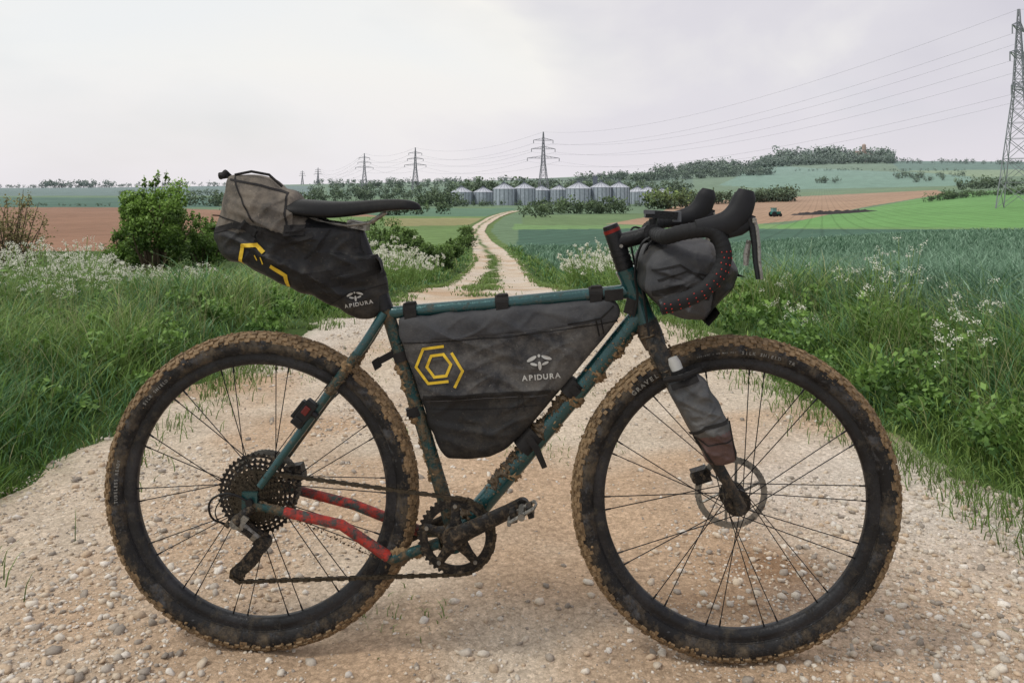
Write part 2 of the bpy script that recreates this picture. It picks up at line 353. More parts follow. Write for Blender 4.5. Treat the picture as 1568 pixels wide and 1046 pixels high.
# wheat
x,y=scat(170000,-.02,.78,4.0,75); k=x>wheat_edge(y)+rng.uniform(-.1,.3,len(x)); x,y=x[k],y[k]; m=len(x)
row_=.55+.45*sstep(.2,.6,np.abs(((x+.35*y)/.9)%1-.5)*2)
h=.52*(.7+.5*fbm(x*1.2,y*1.2,12))*rng.uniform(.55,1.15,m)*row_; w=np.maximum(.013,y*.0013)*rng.uniform(.6,1.3,m)
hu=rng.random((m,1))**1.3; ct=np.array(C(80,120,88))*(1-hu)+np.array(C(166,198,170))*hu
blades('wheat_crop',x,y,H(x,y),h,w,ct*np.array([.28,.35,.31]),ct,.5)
# ------------------------------------------------------------ cow parsley
def parsley(name,xs,ys,hs,nu=4,spread=.14):
    V=[];Q=[];Cc=[]; sx=[]
    for x,y,hh in zip(xs,ys,hs):
        z=H1(x,y)
        for k in range(nu):
            a=random.uniform(0,6.28); r_=spread*random.random()**.5; top=hh*random.uniform(.62,1.0)
            cx,cy,cz=x+math.cos(a)*r_,y+math.sin(a)*r_,z+top
            sx.append((x,y,z,cx,cy,cz)); R_=random.uniform(.018,.045); tx_,ty_=random.gauss(0,.35),random.gauss(0,.35)
            sub=[(random.uniform(0,6.28),R_*random.random()**.5) for _ in range(8)]
            for q in range(28):
                aa,rr=sub[q%8]; s=max(.0034,y*.0006)*random.uniform(.7,1.3); g_=.005+y*.0004
                ox,oy=math.cos(aa)*rr+random.gauss(0,g_),math.sin(aa)*rr+random.gauss(0,g_)
                p_=Vector((cx+ox,cy+oy,cz-rr*rr*9+ox*tx_+oy*ty_+random.gauss(0,.004+y*.0006)))
                t1=Vector((random.gauss(0,1),random.gauss(0,1),random.gauss(0,1))).normalized(); t2=t1.orthogonal().normalized()
                b=len(V); V+= [p_+t1*s,p_+t2*s,p_-t1*s,p_-t2*s]; Q.append((b,b+1,b+2,b+3)); c=random.uniform(.6,.85); Cc+=[(c,c,c*.84)]*4
    for (x,y,z,cx,cy,cz) in sx:
        w=max(.0018,y*.00035); mx,my,mz=x*.6+cx*.4,y*.6+cy*.4,z+(cz-z)*.55
        for p0,p1 in (((x,y,z),(mx,my,mz)),((mx,my,mz),(cx,cy,cz))):
            b=len(V); V+=[Vector(p0)+Vector((-w,0,0)),Vector(p0)+Vector((w,0,0)),Vector(p1)+Vector((w,0,0)),Vector(p1)+Vector((-w,0,0))]; Q.append((b,b+1,b+2,b+3)); Cc+=[C(120,146,80)]*4
        for q in range(5):
            hz_=random.uniform(.25,.8); bx,by,bz=x+(cx-x)*hz_,y+(cy-y)*hz_,z+(cz-z)*hz_; s=random.uniform(.012,.03)+y*.0008
            t1=Vector((random.gauss(0,1),random.gauss(0,1),random.gauss(0,.4))).normalized(); t2=t1.cross(Vector((random.gauss(0,.4),random.gauss(0,.4),1))).normalized()
            c0=Vector((bx,by,bz))+t1*s; b=len(V); V+=[c0-t1*s,c0+t2*s*.35,c0+t1*s,c0-t2*s*.35]; Q.append((b,b+1,b+2,b+3)); k=random.uniform(.6,1.2); Cc+=[tuple(v_*k for v_ in C(112,146,72))]*4
    npmesh(name,np.array([v[:] for v in V]),quads=np.array(Q),mats=[VEG],cols=np.array(Cc))
def region(n,px0,px1,d0,d1,h0,h1,e0=0.1):
    xs=[];ys=[];hs=[]
    for _ in range(n):
        for tr in range(20):
            d=random.uniform(d0,d1); x=(random.uniform(px0,px1)-CX)/F*d
            if edist(np.array([x]),np.array([d]))[0]>e0: xs.append(x);ys.append(d);hs.append(random.uniform(h0,h1)); break
    return xs,ys,hs
parsley('cow_parsley',*region(105,-120,190,6.0,12,.32,.68),6,.2)
parsley('cow_parsley',*region(26,185,330,7.5,12,.32,.48),4,.2)
parsley('cow_parsley',*region(80,560,735,13,30,.5,.95,.3),6,.35)
parsley('cow_parsley',*region(50,830,950,9,20,.45,.85,.2),6,.3)
xs=[];ys=[];hs=[]
for px_,py_,d in ((1378,350,4.6),(1392,366,4.8),(1345,408,4.4),(1365,372,5.2),(1500,414,4.0),(1480,430,4.3),(1340,378,5.5),(1452,462,3.9),(1500,488,3.7),(1200,415,7),(1215,430,7.5),(1185,425,6.5),(1240,465,5),(1300,400,6),(1190,460,5.2),(1455,515,3.6),(1240,400,8),(1150,425,8.5)):
    x=(px_-CX)/F*d; xs.append(x); ys.append(d); hs.append(CH-(py_-HY)/F*d-H1(x,d))
parsley('cow_parsley',xs,ys,hs,5,.10)
# ------------------------------------------------------------ leafy things
def leafcloud(c,rad,n,ls,colA,colB,K=40,seed=0,clump=.28):
    r=np.random.default_rng(seed); c=np.array(c); rad=np.array(rad)
    d=r.normal(size=(K,3)); d/=np.linalg.norm(d,axis=1)[:,None]; cen=d*(r.random((K,1))**.4)*(.62+.36*r.random((K,1)))
    cs=clump*r.uniform(.5,1.5,K); k=r.integers(0,K,n)
    g=r.normal(size=(n,3)); g/=np.linalg.norm(g,axis=1)[:,None]; g*=r.random((n,1))**.45
    P=cen[k]+g*cs[k][:,None]; lift=P[:,2]; P=P*rad+c
    a=r.normal(size=(n,3)); a/=np.linalg.norm(a,axis=1)[:,None]; b=np.cross(a,r.normal(size=(n,3))); b/=np.linalg.norm(b,axis=1)[:,None]
    s=ls*r.uniform(.6,1.3,n)[:,None]
    V=np.stack([P+a*s,P+b*s*.6,P-a*s,P-b*s*.6],1)
    f=np.clip(.35+.3*lift+.35*g[:,2]+r.uniform(-.3,.3,n),0,1)[:,None]  # shading put into leaf colour: low leaves darker, clump tops brighter
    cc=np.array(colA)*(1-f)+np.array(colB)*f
    return V.reshape(-1,3),np.repeat(cc,4,0),cen*rad+c
WV=[];WC=[]; wr_=random.Random(77)
for i in range(150):
    d=math.exp(wr_.uniform(math.log(2.9),math.log(9))); L_,R__=edges(d); s_=wr_.random()<.5
    x_=(L_-wr_.uniform(.15,1.6)) if s_ else (R__+wr_.uniform(.1,1.1))
    if abs(x_/d)>.7: continue
    hh=wr_.uniform(.08,.22)*(1 if s_ else 1.3); r_=wr_.uniform(.06,.18)
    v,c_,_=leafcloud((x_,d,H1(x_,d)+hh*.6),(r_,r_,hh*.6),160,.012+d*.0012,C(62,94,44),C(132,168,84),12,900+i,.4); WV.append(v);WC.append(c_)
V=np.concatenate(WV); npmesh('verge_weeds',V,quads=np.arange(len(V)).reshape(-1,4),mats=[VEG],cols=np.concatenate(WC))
class MB:
    def __init__(s): s.v=[];s.f=[];s.m=[]
    def add(s,v,f,mi=0):
        b=len(s.v); s.v+=[Vector(q) for q in v]; s.f+=[tuple(i+b for i in q) for q in f]; s.m+=[mi]*len(f)
    def tube(s,pts,rad,seg=10,mi=0,closed=False,cap=True,flat=None):
        pts=[Vector(p_) for p_ in pts]; n=len(pts)
        if isinstance(rad,(int,float)): rad=[rad]*n
        T=[]
        for i in range(n):
            a=pts[(i-1)%n] if (closed or i>0) else pts[i]; b=pts[(i+1)%n] if (closed or i<n-1) else pts[i]; T.append((b-a).normalized())
        u=T[0].orthogonal().normalized()
        if flat is not None: u=(Vector(flat[0])-T[0]*Vector(flat[0]).dot(T[0])).normalized()
        V=[]
        for i in range(n):
            u=(u-T[i]*u.dot(T[i])).normalized(); w=T[i].cross(u); fa=flat[1] if flat else 1
            for k in range(seg):
                t_=2*math.pi*k/seg; V.append(pts[i]+u*math.cos(t_)*rad[i]*fa+w*math.sin(t_)*rad[i])
        Fc=[]
        for i in range(n if closed else n-1):
            j=(i+1)%n
            for k in range(seg): Fc.append((i*seg+k,i*seg+(k+1)%seg,j*seg+(k+1)%seg,j*seg+k))
        if cap and not closed: Fc.append(tuple(range(seg-1,-1,-1))); Fc.append(tuple((n-1)*seg+k for k in range(seg)))
        s.add(V,Fc,mi)
    def box(s,c,ax,ay,az,mi=0):
        c=Vector(c);ax=Vector(ax);ay=Vector(ay);az=Vector(az)
        V=[c+ax*i+ay*j+az*k for i in (-1,1) for j in (-1,1) for k in (-1,1)]
        s.add(V,[(0,1,3,2),(4,6,7,5),(0,4,5,1),(2,3,7,6),(0,2,6,4),(1,5,7,3)],mi)
    def strut(s,a,b,w,mi=0): s.tube([a,b],w,4,mi,cap=False)
    def build(s,name,mats,parent=None,smooth=True,ang=40):
        me=bpy.data.meshes.new(name); me.from_pydata([v[:] for v in s.v],[],s.f)
        for m in mats: me.materials.append(m)
        me.polygons.foreach_set('material_index',s.m)
        if smooth:
            me.polygons.foreach_set('use_smooth',[True]*len(s.f))
            try: me.set_sharp_from_angle(angle=math.radians(ang))
            except Exception: pass
        me.update(); o=bpy.data.objects.new(name,me); sc.collection.objects.link(o)
        if parent: o.parent=parent
        return o
def empty(name,loc=(0,0,0),rz=0):
    o=bpy.data.objects.new(name,None); sc.collection.objects.link(o); o.location=loc; o.rotation_euler=(0,0,rz); return o
ICV,ICF=ico(0)
def clods(m,fn,n,rmin,rmax,mi,rr):
    for _ in range(n):
        c,nn=fn(rr); r_=rmin*(rmax/rmin)**(rr.random()**1.6)
        sx,sy,sz=rr.uniform(.7,1.4),rr.uniform(.6,1.1),rr.uniform(.7,1.3)
        m.add([c+Vector((v[0]*sx,v[1]*sy,v[2]*sz))*r_*rr.uniform(.7,1.2) for v in ICV],[tuple(int(i) for i in f) for f in ICF],mi)
BARK=mat('bark',C(92,80,66),.9,var=.4,vs=8)
def bush(name,px_,d,wid,hei,n,ls,cA,cB,seed,K=60,clump=.26,twigs=30,shoots=0):
    g=G(px_,d); e_=empty(name,g)
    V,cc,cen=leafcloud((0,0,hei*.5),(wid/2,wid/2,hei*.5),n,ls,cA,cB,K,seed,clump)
    rr=random.Random(seed); m=MB(); Vs=[V];Cs=[cc]
    for i in range(shoots):
        a=rr.uniform(0,6.28); r_=wid*.4*rr.random()**.5; x_,y_=math.cos(a)*r_,math.sin(a)*r_; z0=hei*(.93-.45*(r_/(wid*.4))**2); L_=rr.uniform(.06,.22)
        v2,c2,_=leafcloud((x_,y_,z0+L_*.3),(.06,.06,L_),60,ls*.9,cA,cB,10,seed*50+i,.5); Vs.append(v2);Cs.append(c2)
        m.tube([(x_*.7,y_*.7,z0-.3),(x_,y_,z0+L_)],[.008,.003],4)
    V=np.concatenate(Vs); cc=np.concatenate(Cs)
    V[:,2]=np.maximum(V[:,2],.02)
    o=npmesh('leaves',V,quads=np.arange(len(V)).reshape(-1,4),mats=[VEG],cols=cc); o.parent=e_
    for i in range(twigs):
        q=Vector(cen[i%len(cen)]); b=Vector((rr.uniform(-.12,.12),rr.uniform(-.12,.12),-.05)); mid=b.lerp(q,.5)+Vector((rr.uniform(-.1,.1),rr.uniform(-.1,.1),.08))
        m.tube([b,mid,q+(q-mid)*.35],[.03*hei/2,.015*hei/2,.003],5,0)
    m.build('stems',[BARK],e_)
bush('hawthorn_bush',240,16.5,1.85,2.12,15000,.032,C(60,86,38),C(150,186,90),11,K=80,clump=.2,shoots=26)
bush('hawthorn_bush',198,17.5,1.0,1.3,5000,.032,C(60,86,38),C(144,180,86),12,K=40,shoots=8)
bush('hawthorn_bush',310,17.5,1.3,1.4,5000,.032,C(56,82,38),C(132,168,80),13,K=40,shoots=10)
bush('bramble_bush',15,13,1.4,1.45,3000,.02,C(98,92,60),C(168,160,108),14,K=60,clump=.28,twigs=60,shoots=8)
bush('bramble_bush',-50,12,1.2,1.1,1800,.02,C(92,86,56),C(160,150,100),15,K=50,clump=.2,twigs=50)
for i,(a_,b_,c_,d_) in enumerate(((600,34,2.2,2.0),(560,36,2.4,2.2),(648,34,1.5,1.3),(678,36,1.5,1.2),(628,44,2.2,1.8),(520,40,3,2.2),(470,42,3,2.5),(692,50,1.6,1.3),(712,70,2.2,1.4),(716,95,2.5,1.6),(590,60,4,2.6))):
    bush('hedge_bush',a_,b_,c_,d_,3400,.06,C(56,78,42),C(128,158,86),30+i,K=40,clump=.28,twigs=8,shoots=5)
# distant trees
TV=[];TC=[]
tcnt=0
def dtree(px_,d,h,w=None,cA=C(52,68,46),cB=C(104,124,80),n=80):
    global tcnt
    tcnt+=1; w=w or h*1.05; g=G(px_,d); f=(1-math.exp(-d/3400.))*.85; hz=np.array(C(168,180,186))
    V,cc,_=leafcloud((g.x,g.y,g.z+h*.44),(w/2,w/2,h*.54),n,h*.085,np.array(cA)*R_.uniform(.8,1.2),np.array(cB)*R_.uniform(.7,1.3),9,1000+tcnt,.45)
    TV.append(V); TC.append(cc*(1-f)+hz*f)  # aerial haze blended into leaf colour by distance
R_=random.Random(5)
def row(p0,d0,p1,d1,h0,h1,n,**k):
    for i in range(n):
        t_=R_.random(); dtree(p0+(p1-p0)*t_,d0+(d1-d0)*t_+R_.uniform(-.02,.02)*d0,R_.uniform(h0,h1),**k)
row(345,330,480,380,4,7,26); row(290,450,350,450,5,9,14); row(430,600,640,700,6,11,48); row(575,230,690,260,3,5.5,24)
row(470,900,700,900,9,15,46); row(640,500,700,500,7,11,24); row(690,650,1060,640,9,15,90); row(700,700,1060,900,12,20,90)
row(790,250,960,330,3,6,30); row(800,200,860,230,3,4.5,8); row(860,300,960,330,4,7,22); row(990,440,1050,470,8,13,22,cB=C(130,150,76))
row(690,480,760,510,3,5,20); row(760,520,1040,520,2.5,4.5,50)
row(1040,560,1210,620,8,11,95); row(1190,600,1212,600,9,13,14)
row(880,1900,960,1900,14,26,34); row(960,1700,1180,1950,14,24,120); row(1000,2200,1170,2300,22,34,110); row(1160,1800,1170,1850,8,12,4)
row(1162,2600,1370,2600,20,34,150); row(1165,2800,1366,2800,26,46,140); row(1185,2900,1290,2900,40,60,70); row(1310,2900,1365,2900,34,52,40); row(1040,2600,1130,2700,20,38,50); row(1060,2300,1110,2350,30,40,20)
row(1370,1500,1480,1500,8,14,26); row(1250,1400,1285,1400,9,13,12); row(1400,1300,1450,1350,8,12,10); row(1380,2600,1700,2500,10,20,60)
row(1412,330,1600,420,2.5,4.5,90); row(1600,420,1900,500,3,5,30); row(1470,600,1620,700,6,10,40); row(1210,2100,1480,1900,5,9,40)
row(60,2600,175,2600,18,32,40); row(-100,2600,60,2600,8,16,30); row(180,2600,420,2600,10,20,60); row(480,2500,800,2500,10,20,80); row(500,1500,760,1500,10,18,70)
row(170,900,345,900,5,9,22); row(-200,420,180,430,1,2.2,60); row(800,1300,1000,1300,10,18,50)
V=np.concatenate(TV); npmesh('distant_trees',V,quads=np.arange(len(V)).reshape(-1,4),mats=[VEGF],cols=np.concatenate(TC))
# ------------------------------------------------------------ silos
SIL=mat('galvanised_steel',C(166,175,186),.6,.15,var=.16,vs=.6); SILR=mat('galvanised_roof',C(188,192,200),.6,.1,var=.1,vs=.5); SILD=mat('steel_dark',C(104,112,122),.7,.1,vs=1)
def silo(px_,d,r,h):
    g=G(px_,d); m=MB(); seg=32; V=[];Fc=[]
    nr_=int(h/.9)
    for i in range(nr_*2+1):
        z=h*i/(nr_*2); rr=r*(1+(.006 if i%2 else -.006))
        for k in range(seg): V.append((rr*math.cos(2*math.pi*k/seg),rr*math.sin(2*math.pi*k/seg),z))
    for i in range(nr_*2):
        for k in range(seg): Fc.append((i*seg+k,i*seg+(k+1)%seg,(i+1)*seg+(k+1)%seg,(i+1)*seg+k))
    m.add(V,Fc,0)
    V=[(r*1.03*math.cos(2*math.pi*k/seg),r*1.03*math.sin(2*math.pi*k/seg),h) for k in range(seg)]+[(r*.12*math.cos(2*math.pi*k/seg),r*.12*math.sin(2*math.pi*k/seg),h+r*.48) for k in range(seg)]
    m.add(V,[(k,(k+1)%seg,seg+(k+1)%seg,seg+k) for k in range(seg)]+[tuple(range(seg,2*seg))],1)
    m.tube([(0,0,h+r*.48),(0,0,h+r*.6)],r*.13,12,2)
    for k in range(16):
        a=2*math.pi*k/16; m.strut((r*1.015*math.cos(a),r*1.015*math.sin(a),0),(r*1.015*math.cos(a),r*1.015*math.sin(a),h),.18,2)
        m.strut((r*1.0*math.cos(a),r*1.0*math.sin(a),h+.05),(r*.14*math.cos(a),r*.14*math.sin(a),h+r*.5),.12,2)
    o=m.build('grain_silo',[SIL,SILR,SILD],None); o.location=g
for px_,d,r,h in ((707,560,7,8.2),(740,565,6.6,8.2),(772,545,7.2,10.5),(803,550,7,10.8),(829,580,6.2,9.5),(856,575,6,10),(886,545,8.2,11),(920,548,7,11.8),(948,552,6.8,11.8),(976,590,7,8.5),(992,560,6.5,9),(1014,575,5.6,8.2)):
    silo(px_,d,r,h)
m=MB()
g0=G(772,560); g1=G(950,560); zt=max(g0.z,g1.z)+16.0
for o_ in (-.8,.8):
    m.strut((g0.x,g0.y+o_,zt),(g1.x,g1.y+o_,zt),.18); m.strut((g0.x,g0.y+o_,zt+1.1),(g1.x,g1.y+o_,zt+1.1),.12)
for i in range(19):
    x_=g0.x+(g1.x-g0.x)*i/18; m.strut((x_,g0.y-.8,zt),(x_,g0.y-.8,zt+1.1),.1); 
    if i%3==0: m.strut((x_,g0.y,G(772,560).z),(x_,g0.y,zt),.2)
m.box((g0.x+6*10,g0.y,zt-1),(1.5,0,0),(0,1.5,0),(0,0,4)); m.build('silo_walkway',[SILD],None,smooth=False)
m=MB(); g=G(1010,600); m.box((g.x,g.y,g.z+3),(9,0,0),(0,6,0),(0,0,3)); m.add([(g.x-9.3,g.y-6.3,g.z+6),(g.x+9.3,g.y-6.3,g.z+6),(g.x+9.3,g.y,g.z+8.4),(g.x-9.3,g.y,g.z+8.4),(g.x+9.3,g.y+6.3,g.z+6),(g.x-9.3,g.y+6.3,g.z+6)],[(0,1,2,3),(3,2,4,5)],1)
for i in range(5): m.box((g.x-7+i*3.5,g.y-6.03,g.z+1.8),(1.2,0,0),(0,.06,0),(0,0,1.8),2)
m.build('farm_shed',[SIL,SILD,mat('dark_door',C(70,78,84),.7)],None,smooth=False)
# ------------------------------------------------------------ pylons
PYL=mat('pylon_steel',C(134,137,144),.7,.2,var=.1,vs=.5)
def pylon(px_,d,h,ang,w,arms=((.63,.23),(.76,.17),(.88,.14))):
    g=G(px_,d); m=MB()
    def hw(t_): return h*(.085*(1-t_/.56)+.026*(t_/.56) if t_<.56 else .026*(1-(t_-.56)/.44)+.004*((t_-.56)/.44))
    lv=[0,.13,.25,.35,.43,.50,.56,.60,.65,.70,.76,.81,.86,.90,.95,1.0]
    def cor(t_): a=hw(t_); return [Vector((sx*a,sy*a,t_*h)) for sx,sy in ((-1,-1),(1,-1),(1,1),(-1,1))]
    for a,b in zip(lv[:-1],lv[1:]):
        A,B_=cor(a),cor(b)
        for k in range(4):
            m.strut(A[k],B_[k],w*1.3); j=(k+1)%4
            m.strut(A[k],B_[j],w*.7); m.strut(A[j],B_[k],w*.7); m.strut(B_[k],B_[j],w*.6)
    att=[]
    for t_,L_ in arms:
        for s in (-1,1):
            tip=Vector((s*h*L_,0,t_*h+h*.004)); c=cor(t_); c2=cor(t_+.035); ks=(1,2) if s>0 else (0,3)
            for k in ks: m.strut(c[k],tip,w); m.strut(c2[k],tip,w*.8)
            for q in (.25,.5,.75):
                m.strut(c[ks[0]].lerp(tip,q),c2[ks[0]].lerp(tip,q-.2),w*.5); m.strut(c[ks[0]].lerp(tip,q),c[ks[1]].lerp(tip,q),w*.5)
            bot=tip-Vector((0,0,h*.045)); m.tube([tip,bot],w*1.3,5); att.append(bot)
    att.append(Vector((0,0,h)))
    o=m.build('electricity_pylon',[PYL],None,smooth=False); o.location=g; o.rotation_euler=(0,0,ang)
    M=Matrix.Translation(g)@Matrix.Rotation(ang,4,'Z'); return [M@q for q in att]
P1=pylon(1560,222,52,math.radians(48),.13,((.60,.16),(.76,.19),(.90,.14)))
P2=pylon(832,600,50.5,math.radians(12),.2)
P3=pylon(636,910,51,math.radians(20),.24)
P4=pylon(558,1130,51,math.radians(20),.26)
P5=pylon(487,2300,48,math.radians(30),.40); P6=pylon(463,2900,48,math.radians(30),.42)
P0=pylon(2600,105,51,math.radians(30),.14)
m=MB()
def wires(A,B_,sag,r0,r1):
    for a,b in zip(A,B_):
        n_=26; pts=[];rs=[]
        for i in range(n_+1):
            t_=i/n_; q=a.lerp(b,t_); q.z-=4*sag*t_*(1-t_); pts.append(q); rs.append(r0+(r1-r0)*t_)
        m.tube(pts,rs,4,0)
wires(P1,P2,10,.028,.05); wires(P2,P3,8,.05,.07); wires(P3,P4,6,.07,.09); wires(P4,P5,16,.08,.11); wires(P0,P1,7,.03,.03)
m.build('power_lines',[mat('aluminium_cable',C(140,142,150),.7,.2)],None)
# ------------------------------------------------------------ little far things
g=G(1323,2800); m=MB()
m.tube([(g.x,g.y,g.z),(g.x,g.y,g.z+52),(g.x,g.y,g.z+54)],[7,6.2,6.6],12); m.tube([(g.x,g.y,g.z+54),(g.x,g.y,g.z+58),(g.x,g.y,g.z+60)],[6.6,5,.6],12)
m.box((g.x-14,g.y,g.z+17),(12,0,0),(0,7,0),(0,0,19)); m.box((g.x+14,g.y,g.z+16),(11,0,0),(0,7,0),(0,0,17)); m.build('stone_tower',[mat('hazy_stone',C(178,160,150),.9)],None)
g=G(1275,290); m=MB(); V=[];Fc=[]
for i in range(37):
    for k in range(13):
        a=i/36*2-1; b=k/12*2-1; hh=max(0,1-a*a)**.5*max(0,1-b*b)*1.5*(.7+.7*noise.noise(Vector((a*9,b*4,1))))
        x_=g.x+a*13; y_=g.y+b*5-a*3; V.append((x_,y_,H1(x_,y_)-.15+hh))
for i in range(36):
    for k in range(12): q=i*13+k; Fc.append((q,q+1,q+14,q+13))
m.add(V,Fc); m.build('muck_heap',[mat('dark_compost',C(52,49,50),.95,vs=3)],None)
g=G(1187,275); e_=empty('tractor',g,.3); m=MB(); TG=mat('tractor_paint',C(40,110,100),.6); TK=mat('tractor_rubber',C(40,40,42),.9); GL=mat('cab_glass',C(110,150,150),.3)
m.box((.9,0,1.25),(1.0,0,0),(0,.42,0),(0,0,.42),0); m.box((-.7,0,1.15),(.8,0,0),(0,.6,0),(0,0,.35),0); m.build('body',[TG],e_,False)
m=MB(); m.box((-.55,0,2.1),(.68,0,0),(0,.66,0),(0,0,.62),0); m.box((-.55,0,2.8),(.8,0,0),(0,.78,0),(0,0,.07),1); m.box((-.55,0,1.55),(.7,0,0),(0,.68,0),(0,0,.1),1); m.build('cab',[GL,TG],e_,False)
m=MB()
for x_,r_,w_ in ((-.9,.85,.25),(1.4,.55,.2)):
    for s in (-1,1): m.tube([(x_,s*.75,r_),(x_,s*(.75+w_*1.4),r_)],r_,20,0)
m.build('wheels',[TK],e_); m=MB(); m.tube([(1.3,.2,1.6),(1.3,.2,2.5)],.06,8); m.build('exhaust',[TK],e_)
# ============================================================ BICYCLE
RW=Vector((-0.563,1.907,0)); FW=Vector((0.487,1.857,0)); fw=(FW-RW).normalized(); WB=(FW-RW).length
nl=Vector((-fw.y,fw.x,0)); yaw=math.atan2(fw.y,fw.x)
bike=empty('bicycle',RW,yaw)
def B(px_,py_,off=0.0):
    r_=Vector(((px_-CX)/F,1,-(py_-HY)/F)); t_=(RW.dot(nl)-off)/r_.dot(nl); p_=r_*t_+Vector((0,0,CH)); d_=p_-RW
    return Vector((d_.dot(fw),-off,p_.z))
def mir(v): return Vector((v.x,-v.y,v.z))
MUD=C(126,104,76); MUDD=C(96,80,60)
PAINT=mat('teal_paint',C(24,68,70),.28,.35,var=.15,vs=20,mud=.28,ms=34,mudcol=MUDD,coat=.6)
PAINTM=mat('teal_paint_muddy',C(22,64,66),.35,.3,var=.12,vs=20,mud=.54,ms=40,mudcol=C(100,84,62))
FORK=mat('black_fork_muddy',C(24,26,27),.45,0,mud=.48,ms=45,mudcol=C(92,80,66))
BLK=mat('black_metal',C(24,25,27),.38,.2,var=.2,mud=.08,ms=40,mudcol=MUDD)
BLKM=mat('black_metal_muddy',C(24,23,23),.42,.3,var=.3,mud=.42,ms=70,mudcol=C(92,80,64))
RUB=mat('tyre_sidewall',C(18,18,20),.55,var=.35,vs=18,mud=.46,ms=17,mudcol=C(88,78,64),bump=.35,bs=300,dust=.8,dustcol=C(98,100,104),dlo=.5,dhi=.68,dsc=16)
TRD=mat('tyre_tread',C(40,36,32),.8,mud=.85,ms=34,mudcol=C(134,112,84),bump=.7,bs=150)
RIM=mat('rim_carbon',C(20,21,24),.4,var=.3,mud=.3,ms=30,mudcol=C(76,70,60),dust=.4,dustcol=C(84,84,88),dlo=.45)
SPK=mat('spoke_steel',C(34,34,36),.4,.5,mud=.15,ms=60)
STL=mat('steel',C(136,134,128),.4,.8,var=.25,mud=.32,ms=60,mudcol=C(70,60,48))
CHN=mat('chain_dirty',C(66,60,50),.45,.6,var=.4,vs=200,mud=.3,ms=90,mudcol=MUDD)
RED=mat('red_tape',C(178,50,38),.55,var=.2,mud=.54,ms=32,mudcol=C(62,74,72))
TAPE=mat('bar_tape',C(22,23,25),.7,bump=.3,bs=500,var=.2)
HOOD=mat('hood_rubber',C(28,29,32),.6,bump=.1,bs=500,var=.15,spec=.25)
SADM=mat('saddle_cover',C(16,17,18),.5,bump=.15,bs=600,dust=.2,dustcol=C(80,77,70),dlo=.5,spec=.22)
BAG=mat('bag_fabric',C(38,39,42),.66,var=.2,vs=14,bump=.4,bs=260,dust=.85,dustcol=C(116,112,106),dlo=.44,dhi=.72,dsc=6)
BAGB=mat('bag_fabric_black',C(22,23,25),.55,var=.25,vs=14,bump=.35,bs=260,dust=.55,dustcol=C(88,82,72),dlo=.48,dhi=.74,dsc=9)
BAGD=mat('bag_fabric_dusty',C(78,74,69),.9,var=.25,vs=16,bump=.4,bs=260,dust=.9,dustcol=C(138,128,114),dlo=.40,dhi=.68)
BAGT=mat('bag_top_panel',C(48,50,54),.7,var=.12,vs=14,bump=.35,bs=260,dust=.5,dustcol=C(98,96,94))
SEAM=mat('webbing',C(18,18,20),.85,bump=.3,bs=700,dust=.2,dustcol=C(90,84,76))
YEL=mat('yellow_print',C(212,178,46),.6,var=.12,vs=60,dust=.3,dustcol=C(110,94,52))
WHT=mat('white_print',C(176,176,172),.6,var=.1)
LET=mat('tyre_print',C(136,136,132),.6,var=.3,vs=60,mud=.35,ms=40,mudcol=C(60,54,46))
MUDM=mat('dried_mud',MUD,.95,var=.45,vs=90,bump=.8,bs=250)
MUDK=mat('wet_mud',C(80,67,50),.5,var=.5,vs=90,bump=.8,bs=250)
def gear(m,cx,cz,ro,ri,teeth,th,y,mi=0,td=.004):
    n_=teeth*4; V=[];Fc=[]
    for i in range(n_):
        t_=2*math.pi*i/n_; r_=ro+(td if i%4 in (1,2) else 0)*.5-(0 if i%4 in (1,2) else td*.5)
        for rr,yy in ((r_,y-th),(r_,y+th),(ri,y+th),(ri,y-th)): V.append((cx+rr*math.cos(t_),yy,cz+rr*math.sin(t_)))
    for i in range(n_):
        j=(i+1)%n_
        for k in range(4): Fc.append((i*4+k,i*4+(k+1)%4,j*4+(k+1)%4,j*4+k))
    m.add(V,Fc,mi)
